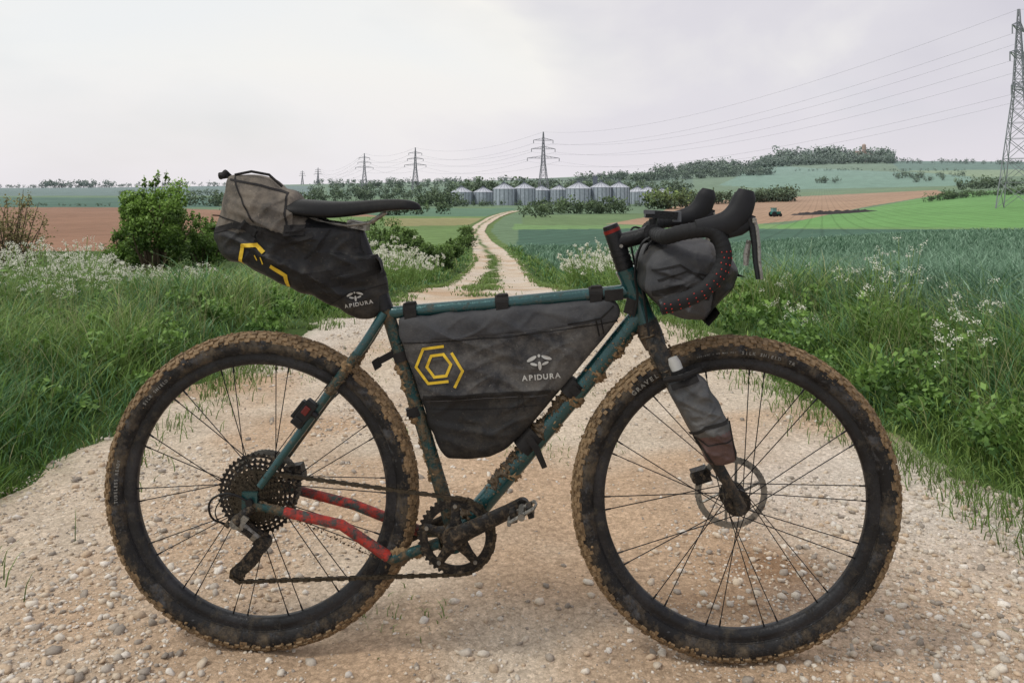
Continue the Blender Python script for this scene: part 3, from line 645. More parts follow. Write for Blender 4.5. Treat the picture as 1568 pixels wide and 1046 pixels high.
def wheel(name,a0,rear):
    zc=.354; e_=empty(name,(a0,0,zc)); e_.parent=bike
    m=MB(); nS=260; Rm=.3285; rt=.0245
    prof=[]
    for k in range(25):
        ph=math.radians(-150+300*k/24); prof.append((Rm+rt*math.cos(ph),rt*1.02*math.sin(ph),abs(ph)))
    V=[];Fc=[];mi=[]
    for i in range(nS):
        t_=2*math.pi*i/nS; c,s=math.cos(t_),math.sin(t_)
        for r_,y_,ph in prof:
            k=max(0,1-ph/1.35); dr=k*.005*(.3+noise.noise(Vector((c*22,s*22,y_*60)))) + .0012*noise.noise(Vector((c*80,s*80,y_*200)))*(.3+k)
            V.append(((r_+dr)*c,y_,(r_+dr)*s))
    np_=len(prof)
    for i in range(nS):
        j=(i+1)%nS; t_=2*math.pi*i/nS; lim=1.0+.7*noise.noise(Vector((math.cos(t_)*14,math.sin(t_)*14,a0+3)))
        for k in range(np_-1):
            Fc.append((i*np_+k,i*np_+k+1,j*np_+k+1,j*np_+k)); mi.append(0 if min(prof[k][2],prof[k+1][2])<lim else 1)
    m.add(V,Fc,0); m.m[-len(Fc):]=mi
    rr=random.Random(4 if rear else 9)
    for deg,cnt in ((0,100),(24,100),(-24,100),(46,90),(-46,90),(62,90),(-62,90)):
        ph=math.radians(deg)
        for i in range(cnt):
            t_=2*math.pi*(i+(.5 if abs(deg) in (24,62) else 0))/cnt; rad=Vector((math.cos(t_),0,math.sin(t_))); tan=Vector((-math.sin(t_),0,math.cos(t_)))
            nn=rad*math.cos(ph)+Vector((0,1,0))*math.sin(ph); sd=tan.cross(nn)
            c=rad*Rm+nn*(rt+.0015+rr.uniform(-.0008,.0008)); k=rr.uniform(.8,1.25)
            m.box(c,tan*.0052*k,sd*.0036,nn*.0026*k,0)
    def tf(r):
        t_=r.uniform(0,6.283); ph=r.gauss(0,.55); rad=Vector((math.cos(t_),0,math.sin(t_))); nn=rad*math.cos(ph)+Vector((0,math.sin(ph),0)); return rad*Rm+nn*(rt+.001),nn
    clods(m,tf,1700,.0014,.0056,2,rr)
    hot=[rr.uniform(0,6.283) for _ in range(26)]
    def ts_(r):
        t_=r.choice(hot)+r.gauss(0,.09); ph=(1 if r.random()<.5 else -1)*r.uniform(.95,1.6); rad=Vector((math.cos(t_),0,math.sin(t_))); nn=rad*math.cos(ph)+Vector((0,math.sin(ph),0)); return rad*Rm+nn*(rt-.0004),nn
    clods(m,ts_,1000,.0009,.0028,3,rr)
    m.build('tyre',[TRD,RUB,MUDM,MUDK],e_,True,35)
    m=MB(); rp=[(.309,.0165),(.3115,.0150),(.306,.0130),(.300,.0145),(.290,.0125),(.2835,.006),(.2835,-.006),(.290,-.0125),(.300,-.0145),(.306,-.013),(.3115,-.015),(.309,-.0165)]
    V=[];Fc=[]
    for i in range(180):
        t_=2*math.pi*i/180
        for r_,y_ in rp: V.append((r_*math.cos(t_),y_,r_*math.sin(t_)))
    for i in range(180):
        j=(i+1)%180
        for k in range(len(rp)-1): Fc.append((i*12+k,i*12+k+1,j*12+k+1,j*12+k))
    m.add(V,Fc); m.build('rim',[RIM],e_,True,50)
    m=MB(); ns=28; fr=.024
    for side in (-1,1):
        fo=side*(.027 if not (rear and side<0) else .018)
        for i in range(ns//2):
            ta=2*math.pi*i/(ns//2)+(.11 if side>0 else 0)
            sg=1 if i%2==0 else -1
            hb=ta+sg*1.35; p0=Vector((fr*math.cos(hb),fo,fr*math.sin(hb))); p1=Vector((.286*math.cos(ta),side*.003,.286*math.sin(ta)))
            m.tube([p0,p1],.00115,5,0); m.tube([p1.lerp(p0,.055),p1],.0020,6,0)
    m.build('spokes',[SPK],e_)
    m=MB(); w_=.05 if not rear else .06
    m.tube([(0,-w_,0),(0,-w_*.9,0),(0,-.03,0),(0,-.028,0),(0,-.02,0),(0,0,0),(0,.02,0),(0,.03,0),(0,.034,0),(0,w_,0)],[.009,.012,.013,.029,.029,.014,.029,.029,.02,.011],24)
    m.build('hub',[BLKM],e_)
    m=MB(); gear(m,0,0,.080,.066,60,.0012,.038,0,.001); 
    for k in range(6):
        a=k*math.pi/3; m.tube([(.02*math.cos(a),.038,.02*math.sin(a)),(.068*math.cos(a+.35),.038,.068*math.sin(a+.35))],.003,6)
    m.tube([(0,.036,0),(0,.040,0)],.024,20); m.build('brake_rotor',[STL],e_)
    return e_
we=wheel('rear_wheel',0,True); wf=wheel('front_wheel',WB,False)
def textmesh(body,size,bold=0.0):
    cu=bpy.data.curves.new('t','FONT'); cu.body=body; cu.size=size; cu.align_x='CENTER'; cu.offset=bold; cu.resolution_u=3
    o=bpy.data.objects.new('t',cu); sc.collection.objects.link(o); bpy.context.view_layer.update()
    me=bpy.data.meshes.new_from_object(o.evaluated_get(bpy.context.evaluated_depsgraph_get())); bpy.data.objects.remove(o)
    return [v.co.copy() for v in me.vertices],[tuple(p_.vertices) for p_ in me.polygons]
def arctext(body,a0,Rr,deg,size,par,bold=.0003,adv=.78):
    m=MB(); step=size*adv/Rr; n_=len(body)
    for i,ch in enumerate(body):
        if ch==' ': continue
        v,f=textmesh(ch,size,bold); t_=math.radians(deg)-(i-(n_-1)/2)*step
        up=Vector((math.cos(t_),0,math.sin(t_))); ri=Vector((math.sin(t_),0,-math.cos(t_)))
        m.add([up*(Rr+q.y)+ri*q.x+Vector((0,-.0264+ (abs(Rr+q.y-.3285))**2*22,0)) for q in v],f)
    m.build('tyre_lettering',[LET],par,False)
arctext('TUBELESS READY',0,.319,176,.009,we); arctext('SILK SHIELD  TR',0,.320,78,.010,wf); arctext('GRAVEL',0,.317,128,.014,wf,.0006,.85)
arctext('700x47C / 60 MAX PSI',0,.322,98,.0055,wf,.0001); arctext('SILK SHIELD',0,.320,136,.009,we)
# ---- frame
BB=B(697,821,0)
def on(p_,off): return Vector((p_.x,-off,p_.z))
m=MB()
m.tube([B(588,462),B(600,500),B(650,662),BB],[.0150,.0150,.0155,.0165],20,1)
m.tube([B(586,482),B(600,479),B(780,464),B(968,446)],[.0125,.0140,.0150,.0158],20,0)
m.tube([B(978,482),B(900,580),B(800,700),BB],[.0195,.0205,.021,.022],22,0)
m.tube([B(958,412),B(963,425),B(984,482),B(990,497)],[.0235,.0215,.0235,.0255],24,0)
m.tube([on(BB,-.037),on(BB,.037)],.0235,24,1)
m.tube([B(583,452),B(590,474)],[.0185,.0185],20,2)
for s in (1,-1):
    pts=[B(588,480,.010),B(560,524,.026),B(528,568,.036),B(455,668,.052),B(398,745,.066),]
    if s<0: pts=[mir(q) for q in pts]
    m.tube(pts,[.0105,.0105,.010,.009,.0085],14,1 if s<0 else 0)
    m.tube([pts[1].lerp(pts[2],.4),pts[2],pts[2].lerp(pts[3],.35)],[.0112,.0112,.0108],14,1)
    ax=Vector((0,-s*.066,.354))
    m.tube([Vector((BB.x-.03,-s*.030,BB.z-.002)),B(600,856,.040) if s>0 else mir(B(640,838,.040)),ax.lerp(BB,.45)+Vector((0,-s*.022,-.008)),Vector((.03,-s*.064,.340)),ax+Vector((-.005,0,-.008))],[.012,.0115,.0105,.0095,.009],14,1)
    m.box(ax+Vector((-.002,0,0)),(.017,0,0),(0,.004,0),(0,0,.02),0); m.tube([ax+Vector((0,-s*.004,0)),ax+Vector((0,-s*.013,0))],.008,14,2)
m.tube([B(528,570,.0)+Vector((0,-.036,0)),B(528,570,0)+Vector((0,.036,0))],.009,12,1)
m.build('frame',[PAINT,PAINTM,BLK],bike)
m=MB(); rr=random.Random(21)
def crust(a,b,r,offv,mi=0,amp=.55,n_=150,seg=18,sd=0,t0=0,t1=1):
    offv=Vector(offv); u0=(b-a).normalized(); w1=u0.cross(Vector((0,1,0))).normalized(); w2=Vector((0,1,0)); V=[]; Ln=(b-a).length
    for i in range(n_+1):
        t_=t0+(t1-t0)*i/n_; c=a.lerp(b,t_)+offv
        env=min(1,8*i/n_,8*(1-i/n_)); big_=.72+amp*1.6*noise.noise(Vector((t_*Ln*28,sd,2)))
        for k in range(seg):
            an=2*math.pi*k/seg; dv=w1*math.cos(an)+w2*math.sin(an); q=c+dv*r
            k_=big_+amp*noise.noise(q*120)+amp*.7*noise.noise(q*300)
            V.append(c+dv*r*max(.25,k_)*env)
    m.add(V,[(i*seg+k,i*seg+(k+1)%seg,(i+1)*seg+(k+1)%seg,(i+1)*seg+k) for i in range(n_) for k in range(seg)],mi)
DA,DBm=B(978,482),B(725,780)
dn_=(DBm-DA).normalized().cross(Vector((0,1,0))).normalized(); dn_=dn_ if dn_.z<0 else -dn_
crust(DA,DBm,.0205,dn_*.0095,0,.45,320,24,1)
crust(B(900,575),B(735,775),.0190,dn_*-.007+Vector((0,-.004,0)),1,.5,200,20,4)
crust(B(988,492),B(1024,566,.02),.026,Vector((-.002,0,-.004)),1,.3,90,26,7)
crust(B(1012,545,.045),B(1044,610,.052),.0165,Vector((-.004,0,-.002)),1,.4,60,18,9)
sn=Vector((-1,0,-.3)).normalized()
crust(B(602,505),B(692,800),.0145,sn*.006,0,.45,260,20,11)
crust(B(556,530,.03),B(500,607,.043),.0105,Vector((-.003,0,-.002)),0,.45,110,16,13)
crust(mir(B(556,530,.03)),mir(B(500,607,.043)),.0115,Vector((.003,0,-.002)),0,.45,110,16,14)
crust(B(730,775),B(672,842),.026,Vector((0,.0,0)),1,.35,90,24,15)
crust(B(580,848,.04),B(655,842,.03),.0130,Vector((0,0,-.002)),0,.4,80,18,16)
crust(B(396,765,.066),B(440,784,.06),.0095,Vector((0,0,-.003)),1,.4,50,14,17)
crust(B(600,858,.03),B(668,838,.03),.014,Vector((0,0,0)),1,.4,60,18,18)
def tubefn(a,b,r0,bias,spread):
    ax_=(b-a).normalized(); u=ax_.cross(Vector((0,1,0))).normalized()
    def fn(r):
        t_=r.random(); an=r.gauss(bias,spread); nn=Vector((0,-1,0))*math.cos(an)+u*math.sin(an); return a.lerp(b,t_)+nn*r0,nn
    return fn
sg_=-1 if (DBm-DA).normalized().cross(Vector((0,1,0))).z>0 else 1
clods(m,tubefn(DA,DBm,.0225,sg_*1.3,.5),500,.0012,.0050,1,rr); clods(m,tubefn(DA,DBm,.0208,0,.8),220,.0006,.0022,0,rr)
clods(m,tubefn(B(606,520),B(690,790),.0155,0,1.0),260,.0007,.0026,1,rr)
clods(m,tubefn(B(992,500),B(1022,560),.024,0,1.2),160,.001,.004,0,rr)
clods(m,tubefn(B(548,545,.03),B(505,600,.042),.010,0,1.2),140,.001,.004,1,rr)
clods(m,tubefn(B(445,785,.055),B(590,852,.045),.011,-.8,1.0),160,.0008,.0030,1,rr)
clods(m,tubefn(B(560,520,.03),B(400,740,.066),.0095,-.5,1.0),120,.0005,.0018,1,rr)
m.build('caked_mud',[MUDM,MUDK],bike,True,60)
m=MB()
def on_stay(s):
    ax=Vector((0,-s*.066,.354)); return [Vector((.03,-s*.064,.340)),ax.lerp(BB,.45)+Vector((0,-s*.022,-.008)),B(600,856,.040) if s>0 else mir(B(640,838,.040))]
for s in (1,-1):
    q=on_stay(s); a=q[0].lerp(q[1],.25); m.tube([a,q[1],q[1].lerp(q[2],.93)],[.0107,.0114,.0122],14)
m.build('chainstay_protector',[RED],bike)
# ---- fork
m=MB()
m.tube([B(988,492),B(996,512),B(1004,530)],[.026,.027,.024],20)
for s in (1,-1):
    pts=[B(1000,518,.012),B(1010,540,.040),B(1030,585,.052),B(1075,672,.056),B(1137,778,.057)]
    if s<0: pts=[mir(q) for q in pts]
    m.tube(pts,[.020,.0195,.017,.0145,.0105],18,flat=((0,1,0),.8))
    hub=Vector((WB,-s*.057,.354)); m.tube([pts[4],hub],[.0105,.012],14); m.tube([hub+Vector((0,s*.003,0)),hub+Vector((0,-s*.012,0))],.010,16)
m.build('fork',[FORK],bike)
# ---- seatpost & saddle
m=MB(); m.tube([B(546,348),B(588,462)],.0138,20,0)
m.box(B(549,345),(.022,0,-.004),(0,.02,0),(.0015,0,.008),1)
for s in (-1,1):
    m.tube([B(470,327,0)+Vector((0,s*.035,0)),B(500,340,0)+Vector((0,s*.024,0)),B(535,345,0)+Vector((0,s*.022,0)),B(568,341,0)+Vector((0,s*.022,0)),B(590,326,0)+Vector((0,s*.012,0))],.0036,8,1)
m.tube([B(540,352,0)+Vector((0,-.018,0)),B(540,352,0)+Vector((0,.018,0))],.006,10,1)
m.build('seatpost',[BLK,STL],bike)
m=MB(); sec=[(437,309,322,.060),(446,305,330,.070),(470,305,336,.072),(500,308,339,.062),(530,309,337,.046),(560,307,333,.034),(590,305,328,.027),(620,305,325,.022),(638,309,326,.017),(645,316,323,.006)]
V=[];n_=24
for px_,t0,b0,wd in sec:
    tp=B(px_,t0); bt=B(px_,b0); hh=tp.z-bt.z
    for k in range(n_):
        a=2*math.pi*k/n_; ca,sa=math.cos(a),math.sin(a); yy=wd*np.sign(ca)*abs(ca)**.75; zz=bt.z+hh*(.55+.45*sa if sa>0 else .55+.55*sa)-(0.008*(abs(ca)**3) if wd>.04 else .004*abs(ca)**3)+ (.006*(1-ca*ca) if sa<0 else 0)
        V.append((tp.x,yy,zz))
Fc=[(i*n_+k,i*n_+(k+1)%n_,(i+1)*n_+(k+1)%n_,(i+1)*n_+k) for i in range(len(sec)-1) for k in range(n_)]+[tuple(range(n_)),tuple(range((len(sec)-1)*n_,len(sec)*n_))]
m.add(V,Fc); o=m.build('saddle',[SADM],bike,True,80); md=o.modifiers.new('s','SUBSURF'); md.levels=1; md.render_levels=2
# ---- bags
def smooth_outline(pts,n,it):
    P=[Vector(p_) for p_ in pts]; L=[0]
    for i in range(len(P)): L.append(L[-1]+(P[(i+1)%len(P)]-P[i]).length)
    out=[]
    for k in range(n):
        s_=L[-1]*k/n; i=0
        while L[i+1]<s_: i+=1
        out.append(P[i].lerp(P[(i+1)%len(P)],(s_-L[i])/(L[i+1]-L[i])))
    for _ in range(it): out=[(out[k-1]+out[k]*2+out[(k+1)%n])/4 for k in range(n)]
    return out
def pillow(name,pxs,off,W,pw,mats,matf=None,n=180,it=5,rings=26,disp=.003,dsc=14,seed=0,yc=0.0,parent=None,extra=None):
    out=smooth_outline([(B(a,b,off).x,B(a,b,off).z) for a,b in pxs],n,it); c=sum(out,Vector((0,0)))/n; V=[];Fc=[]
    S=[math.sin(k/rings*math.pi/2) for k in range(1,rings+1)]
    levels=[(s_,-1) for s_ in S]+[(s_,1) for s_ in reversed(S[:-1])]
    V.append(None)
    for s_,sg in levels:
        for q in out:
            a=c.x+(q.x-c.x)*s_; z=c.y+(q.y-c.y)*s_; w_=W(a,z) if callable(W) else W
            y=sg*w_*(max(0,1-s_**pw))**(1/pw)
            nv=Vector((a*dsc,z*dsc,seed+sg*3)); k=noise.noise(nv)+.5*noise.noise(nv*2.3)+.7*abs(noise.noise(nv*1.4+Vector((5,0,0))))
            w1=noise.noise(Vector((a*dsc*.8+z*dsc*1.6,z*dsc*.6-a*dsc*.3,seed+9))); wr=(1-abs(w1)*4) if abs(w1)<.25 else 0
            w2=noise.noise(Vector((a*dsc*1.7-z*dsc*2.2,z*dsc*1.2+a*dsc*.8,seed+19))); wr+=.6*((1-abs(w2)*5) if abs(w2)<.2 else 0)
            y+=sg*(disp*k+disp*1.0*wr)*(1-s_**6)
            if extra: y+=sg*extra(a,z)*(1-s_**8)
            ee=disp*.9*noise.noise(Vector((q.x*25,q.y*25,seed+s_)))*s_
            V.append(Vector((a+ee,yc+y,z+ee)))
    V[0]=Vector((c.x,V[1].y,c.y))
    V.append(Vector((c.x,V[-n].y,c.y))); last=len(V)-1
    for k in range(n): Fc.append((0,1+k,1+(k+1)%n)); Fc.append((last,last-n+(k+1)%n,last-n+k))
    for i in range(len(levels)-1):
        for k in range(n): a=1+i*n+k; b=1+i*n+(k+1)%n; Fc.append((a,a+n,b+n,b))
    m=MB(); m.add(V,Fc)
    if matf:
        for i,f in enumerate(Fc):
            q=sum((V[j] for j in f),Vector())/len(f); m.m[i]=matf(q)
    o=m.build(name,mats,parent or bike,True,70)
    bv=BVHTree.FromPolygons([v[:] for v in V],Fc); return o,bv
def proj(bv,p_,lift):
    h_=bv.ray_cast(Vector((p_.x,-1,p_.z)),Vector((0,1,0)))
    if h_[0] is None: return Vector((p_.x,p_.y,p_.z))
    return h_[0]+Vector((0,-lift,0))
def ribbon(m,bv,pts,off,wpx,lift=.0012,mi=0,step=4,closed=False):
    P=[Vector(p_) for p_ in pts]; 
    if closed: P.append(P[0])
    for a,b in zip(P[:-1],P[1:]):
        n_=max(1,int((b-a).length/step)); d_=(b-a).normalized(); nn=Vector((-d_.y,d_.x))*wpx/2; e2=d_*wpx*.28 
        V=[]
        for i in range(n_+1):
            q=a.lerp(b,i/n_)+(e2*(-1 if i==0 else 1) if i in (0,n_) and wpx<9 else Vector((0,0)))
            for s_ in (-1,-.33,.33,1): V.append(proj(bv,B(q.x+nn.x*s_,q.y+nn.y*s_,off),lift))
        m.add(V,[(i*4+k,i*4+k+1,(i+1)*4+k+1,(i+1)*4+k) for i in range(n_) for k in range(3)],mi)
def printtext(m,bv,body,px_,py_,off,size,rot,mi=0,bold=.0004,space=1.0):
    c=B(px_,py_,off); cr,sr=math.cos(rot),math.sin(rot); n_=len(body)
    adv=[.45 if ch=='I' else 1.0 for ch in body]; tot=sum(adv); run=0
    for i,ch in enumerate(body):
        v,f=textmesh(ch,size,bold); ox=(run+adv[i]/2-tot/2)*size*.80*space; run+=adv[i]
        m.add([proj(bv,Vector((c.x+(q.x+ox)*cr-q.y*sr,0,c.z+(q.x+ox)*sr+q.y*cr)),.0026) for q in v],f,mi)
def bee(m,bv,px_,py_,off,s,rot=0,mi=0):
    def el(cx,cy,rx,ry,a):
        pts=[]
        for k in range(12):
            t_=k*math.pi/6; x_=rx*math.cos(t_); y_=ry*math.sin(t_); X_=cx+x_*math.cos(a)-y_*math.sin(a); Y_=cy+x_*math.sin(a)+y_*math.cos(a)
            X2=X_*math.cos(rot)-Y_*math.sin(rot); Y2=X_*math.sin(rot)+Y_*math.cos(rot)
            pts.append(proj(bv,B(px_+X2*s,py_+Y2*s,off),.0026))
        m.add(pts,[tuple(range(12))],mi)
    el(0,.30,.14,.38,0); el(0,-.50,.11,.13,0)
    for s_ in (-1,1): el(s_*.60,-.30,.44,.15,s_*.42); el(s_*.46,.14,.30,.11,s_*-.30)
fo=.034
fpx=[(606,490),(625,487),(770,473),(938,459),(951,468),(952,484),(938,506),(880,575),(812,656),(775,692),(748,705),(715,708),(682,706),(670,694),(655,655),(630,575),(608,515)]
fA=B(608,528,fo);fB=B(945,492,fo);fA2=B(650,612,fo);fB2=B(840,600,fo)
def zl(q_x,a,b): return a.z+(b.z-a.z)*(q_x-a.x)/(b.x-a.x)
def fmat(q): return 1 if q.z>zl(q.x,fA,fB) else (2 if q.z<zl(q.x,fA2,fB2) else 0)
def fex(a,z):
    t1=z-zl(a,fA,fB); t2=z-zl(a,fA2,fB2)
    return .0022*(1/(1+math.exp(-t1*900)))-.003/(1+math.exp(t2*900))+.003*math.exp(-(t2/.012)**2)
fb,fbv=pillow('frame_bag',fpx,fo,.031,5,[BAG,BAGT,BAGB],fmat,n=260,it=3,rings=60,disp=.0046,dsc=8,seed=2,extra=fex)
m=MB()
ribbon(m,fbv,[(609,528),(780,516),(946,493)],fo,1.6,.0008,0); ribbon(m,fbv,[(610,524),(780,512),(945,489)],fo,.8,.0010,1)
ribbon(m,fbv,[(648,610),(740,604),(842,600)],fo,5,.0014,0); ribbon(m,fbv,[(652,616),(740,610),(838,606)],fo,1.0,.0016,1); ribbon(m,fbv,[(656,628),(740,628),(822,622)],fo,1.5,.001,0)
ribbon(m,fbv,[(912,488),(918,515)],fo,2.5,.003,0); ribbon(m,fbv,[(920,488),(925,512)],fo,2,.003,0); ribbon(m,fbv,[(798,605),(803,630)],fo,3,.003,0); ribbon(m,fbv,[(795,605),(792,628)],fo,2,.003,0); ribbon(m,fbv,[(870,497),(920,488),(940,470)],fo,3,.002,0)
m.build('seams_and_zips',[SEAM,mat('piping_light',C(74,74,76),.7)],fb,False)
m=MB()
def hexa(cx,cy,R0): return [(cx+R0*math.cos(math.radians(60*k-8)),cy+R0*math.sin(math.radians(60*k-8))) for k in range(6)]
# two nested, offset hexagon outlines
ribbon(m,fbv,hexa(672,560,19),fo,4.2,.0022,0,closed=True)
h1=hexa(667,559,31); ribbon(m,fbv,[h1[1],h1[2],h1[3],h1[4],h1[5]],fo,4.2,.0024,0)
ribbon(m,fbv,[(692,541),(709,567),(697,592)],fo,4.2,.0026,0)
bee(m,fbv,826,554,fo,19,-.09,1); printtext(m,fbv,'APIDURA',829,581,fo,.0165,.09,1,.0005,1.0)
m.build('printed_marks',[YEL,WHT],fb,False)
m=MB()
def band(p0,p1,r_,mi=0): m.tube([p0,p1],r_,20,mi)
for x0,x1 in ((619,638),(759,779),(902,923)):
    ya=478-(x0-600)*.087; yb=478-(x1-600)*.087
    band(B(x0,ya),B(x1,yb),.0178); c=B((x0+x1)/2,(ya+yb)/2+12,.020); m.box(c,(.013,0,0),(0,.0025,0),(0,0,.018))
    c=B((x0+x1)/2,(ya+yb)/2-11,0); m.box(c,(.011,0,.001),(0,.012,0),(0,0,.003))
band(B(800,686),B(822,661),.0270); m.tube([B(808,668,.027),B(822,688,.031),B(834,716,.02)],[.009,.0085,.007],6,0,flat=((0,1,0),.25))
band(B(868,603),B(884,584),.0255); m.box(B(880,598,.024),(.008,0,-.008),(0,.004,0),(.006,0,.006))
band(B(612,538),B(617,552),.0185); m.box(B(590,548,.0),(.022,0,.012),(0,.008,0),(-.004,0,.006)); m.box(B(577,557,.0),(.006,0,.004),(0,.010,0),(-.004,0,.010))
band(B(633,622),B(638,636),.0185); m.box(B(628,632,.01),(.007,0,.002),(0,.008,0),(0,0,.006))
m.box(B(940,452,.018),(.02,0,.002),(0,.004,0),(0,0,.012)); m.box(B(966,470,.024),(.012,0,-.004),(0,.004,0),(.004,0,.016))
m.build('bag_straps',[SEAM],bike)
so=.05
sp=[(340,268),(372,267),(440,290),(455,306),(452,326),(520,346),(542,352),(556,385),(577,402),(590,446),(586,480),(566,492),(545,492),(515,482),(470,456),(420,437),(370,408),(326,392),(317,368),(326,330),(334,298)]
W1=B(590,470,so).x; W0=B(330,330,so).x
def sw(a,z):
    t_=max(0,min(1,(W1-a)/(W1-W0))); return .026+.052*min(1,t_*1.5)
sA=B(326,352,so);sB=B(470,352,so);sX=B(468,300,so).x
def smat(q): return 1 if (q.z>zl(q.x,sA,sB)+.006*math.sin(q.x*60) and q.x<sX) else 0
sb,sbv=pillow('saddle_bag',sp,so,sw,2.6,[BAGB,BAGD],smat,n=240,it=3,rings=50,disp=.0085,dsc=9,seed=8)
m=MB()
ribbon(m,sbv,[(320,355),(360,345),(400,350),(470,372)],so,9,.002,0); ribbon(m,sbv,[(380,340),(395,355),(440,372),(480,360)],so,8,.003,0)
ribbon(m,sbv,[(442,352),(470,352)],so,16,.005,0); ribbon(m,sbv,[(445,352),(466,352)],so,4,.008,0); ribbon(m,sbv,[(380,345),(400,356)],so,12,.006,0)
ribbon(m,sbv,[(465,432),(520,425),(582,405)],so,26,.0015,0); ribbon(m,sbv,[(500,470),(530,452),(586,438)],so,2,.0015,0)
ribbon(m,sbv,[(505,352),(490,378),(470,395)],so,3,.002,0); ribbon(m,sbv,[(350,275),(400,284),(438,296)],so,3,.002,0); ribbon(m,sbv,[(355,270),(372,300),(396,340)],so,2.5,.002,0)
ribbon(m,sbv,[(388,350),(400,370)],so,4,.003,0); ribbon(m,sbv,[(438,296),(442,330),(446,350)],so,3,.002,0); ribbon(m,sbv,[(326,330),(360,338),(385,345)],so,2,.002,0)
m.build('straps_and_buckles',[SEAM],sb,False)
m=MB(); m.tube([B(338,272,.02),B(345,264,.0),B(352,271,-.02)],.006,8); m.tube([B(360,268,.02),B(385,263,.03),B(412,268,.03),B(432,286,.03)],.003,8); m.tube([B(336,270,.0),B(348,268,0)],.008,8); m.build('roll_closure',[SEAM],sb)
m=MB(); ribbon(m,sbv,[(371,404),(378,375),(400,374),(410,384)],so,6,.003,0); ribbon(m,sbv,[(422,407),(441,421),(440,438)],so,6,.003,0)
for a in ((397,390,399,397),(406,393,408,403)): ribbon(m,sbv,[(a[0],a[1]),(a[2],a[3])],so,2,.003,0)
bee(m,sbv,542,455,so,12,-.1,1); printtext(m,sbv,'APIDURA',547,470,so,.0120,.16,1,.0003,1.0); m.build('printed_marks',[YEL,WHT],sb,False)
m=MB(); m.tube([B(563,395),B(577,428)],.024,20); m.build('seatpost_strap',[SEAM],bike)
ho=.165
hp=[(986,412),(1000,388),(1040,372),(1090,372),(1122,386),(1142,422),(1136,445),(1116,464),(1086,500),(1050,497),(1018,487),(1000,465),(987,440)]
hb,hbv=pillow('handlebar_bag',hp,ho,.175,4,[BAGB,BAGT],lambda q:1 if (q.y<-.12 and q.x<B(1090,400,ho).x) else 0,n=140,it=4,rings=40,disp=.008,dsc=11,seed=4)
m=MB(); ribbon(m,hbv,[(1000,415),(1040,405),(1095,440),(1088,492)],ho,3,.002,0); ribbon(m,hbv,[(1000,452),(1040,440),(1085,455)],ho,10,.003,0); ribbon(m,hbv,[(1008,430),(1050,415),(1100,425)],ho,3,.002,0); ribbon(m,hbv,[(1085,498),(1115,462),(1140,425)],ho,4,.002,0); m.build('straps',[SEAM],hb,False)
fko=.085
kp=[(1020,584),(1036,572),(1062,566),(1078,580),(1098,612),(1116,645),(1127,690),(1126,706),(1104,713),(1084,706),(1062,668),(1040,628),(1024,600)]
BAGC=mat('bag_fabric_clay',C(62,64,66),.6,var=.35,vs=12,bump=.3,bs=260,dust=.6,dustcol=C(122,118,112),dlo=.42); POCK=mat('mesh_pocket',C(60,50,48),.55,var=.5,vs=20,bump=.4,bs=400,dust=.5,dustcol=C(128,96,90))
kb,kbv=pillow('fork_bag',kp,fko,.032,2.8,[BAGC,POCK],lambda q:1 if q.z<B(1090,660,fko).z+.25*(q.x-B(1090,660,fko).x) else 0,n=120,it=4,rings=30,disp=.0050,dsc=16,seed=6,yc=-.085)
m=MB(); ribbon(m,kbv,[(1056,662),(1075,648),(1114,640)],fko,5,.002,0); ribbon(m,kbv,[(1064,670),(1090,708)],fko,4,.002,0); ribbon(m,kbv,[(1116,645),(1126,700)],fko,4,.002,0); ribbon(m,kbv,[(1026,590),(1066,575)],fko,9,.003,0); ribbon(m,kbv,[(1060,664),(1080,676),(1118,668)],fko,2,.002,0)
m.tube([B(1018,582,.09),B(1045,578,.118),B(1072,566,.09)],.006,8); m.build('straps',[SEAM],kb,False)
m=MB(); m.tube([B(1030,548,.075),B(1033,556,.075),B(1040,572,.08)],[.010,.013,.012],14,0); m.tube([B(1037,566,.078),B(1047,590,.08)],.016,14,1); m.build('bottle_neck',[WHT,SEAM],kb)
# ---- cockpit
m=MB()
m.tube([B(934,345),B(937,353),B(960,420)],[.017,.019,.019],20,0); m.tube([B(936,351),B(938,356)],.0193,20,2)
for t_ in (.45,.58,.72,.86): 
    a=B(937,353).lerp(B(961,422),t_); b=B(937,353).lerp(B(961,422),t_+.10); m.tube([a,b],.0205,20,0)
m.tube([B(945,371),B(975,364),B(1000,357)],[.018,.017,.018],18,0); m.tube([B(1000,357,.022),B(1000,357,-.022)],.021,18,0)
for s in (.012,-.012): m.tube([B(950,376,0)+Vector((.0,s,-.0)),B(950,376,0)+Vector((0,s*2,0))],.004,8,1)
c=B(1012,329,.03); m.box(c,(.034,0,-.002),(0,.014,0),(.001,0,.0085),0); m.box(c+Vector((.034,0,-.004)),(.008,0,0),(0,.012,0),(0,0,.011),3); m.tube([B(1000,345,.03),B(1000,335,.03)],.009,12,0); m.tube([B(1000,357,.018),B(1000,357,.042)],.019,18,0)
c=B(994,325,.046); m.box(c,(.012,0,0),(0,.001,0),(0,0,.004),3)
m.build('stem',[BLK,STL,mat('red_anodised',C(120,34,28),.4,.4),mat('lamp_grey',C(84,86,90),.5)],bike)
m=MB()
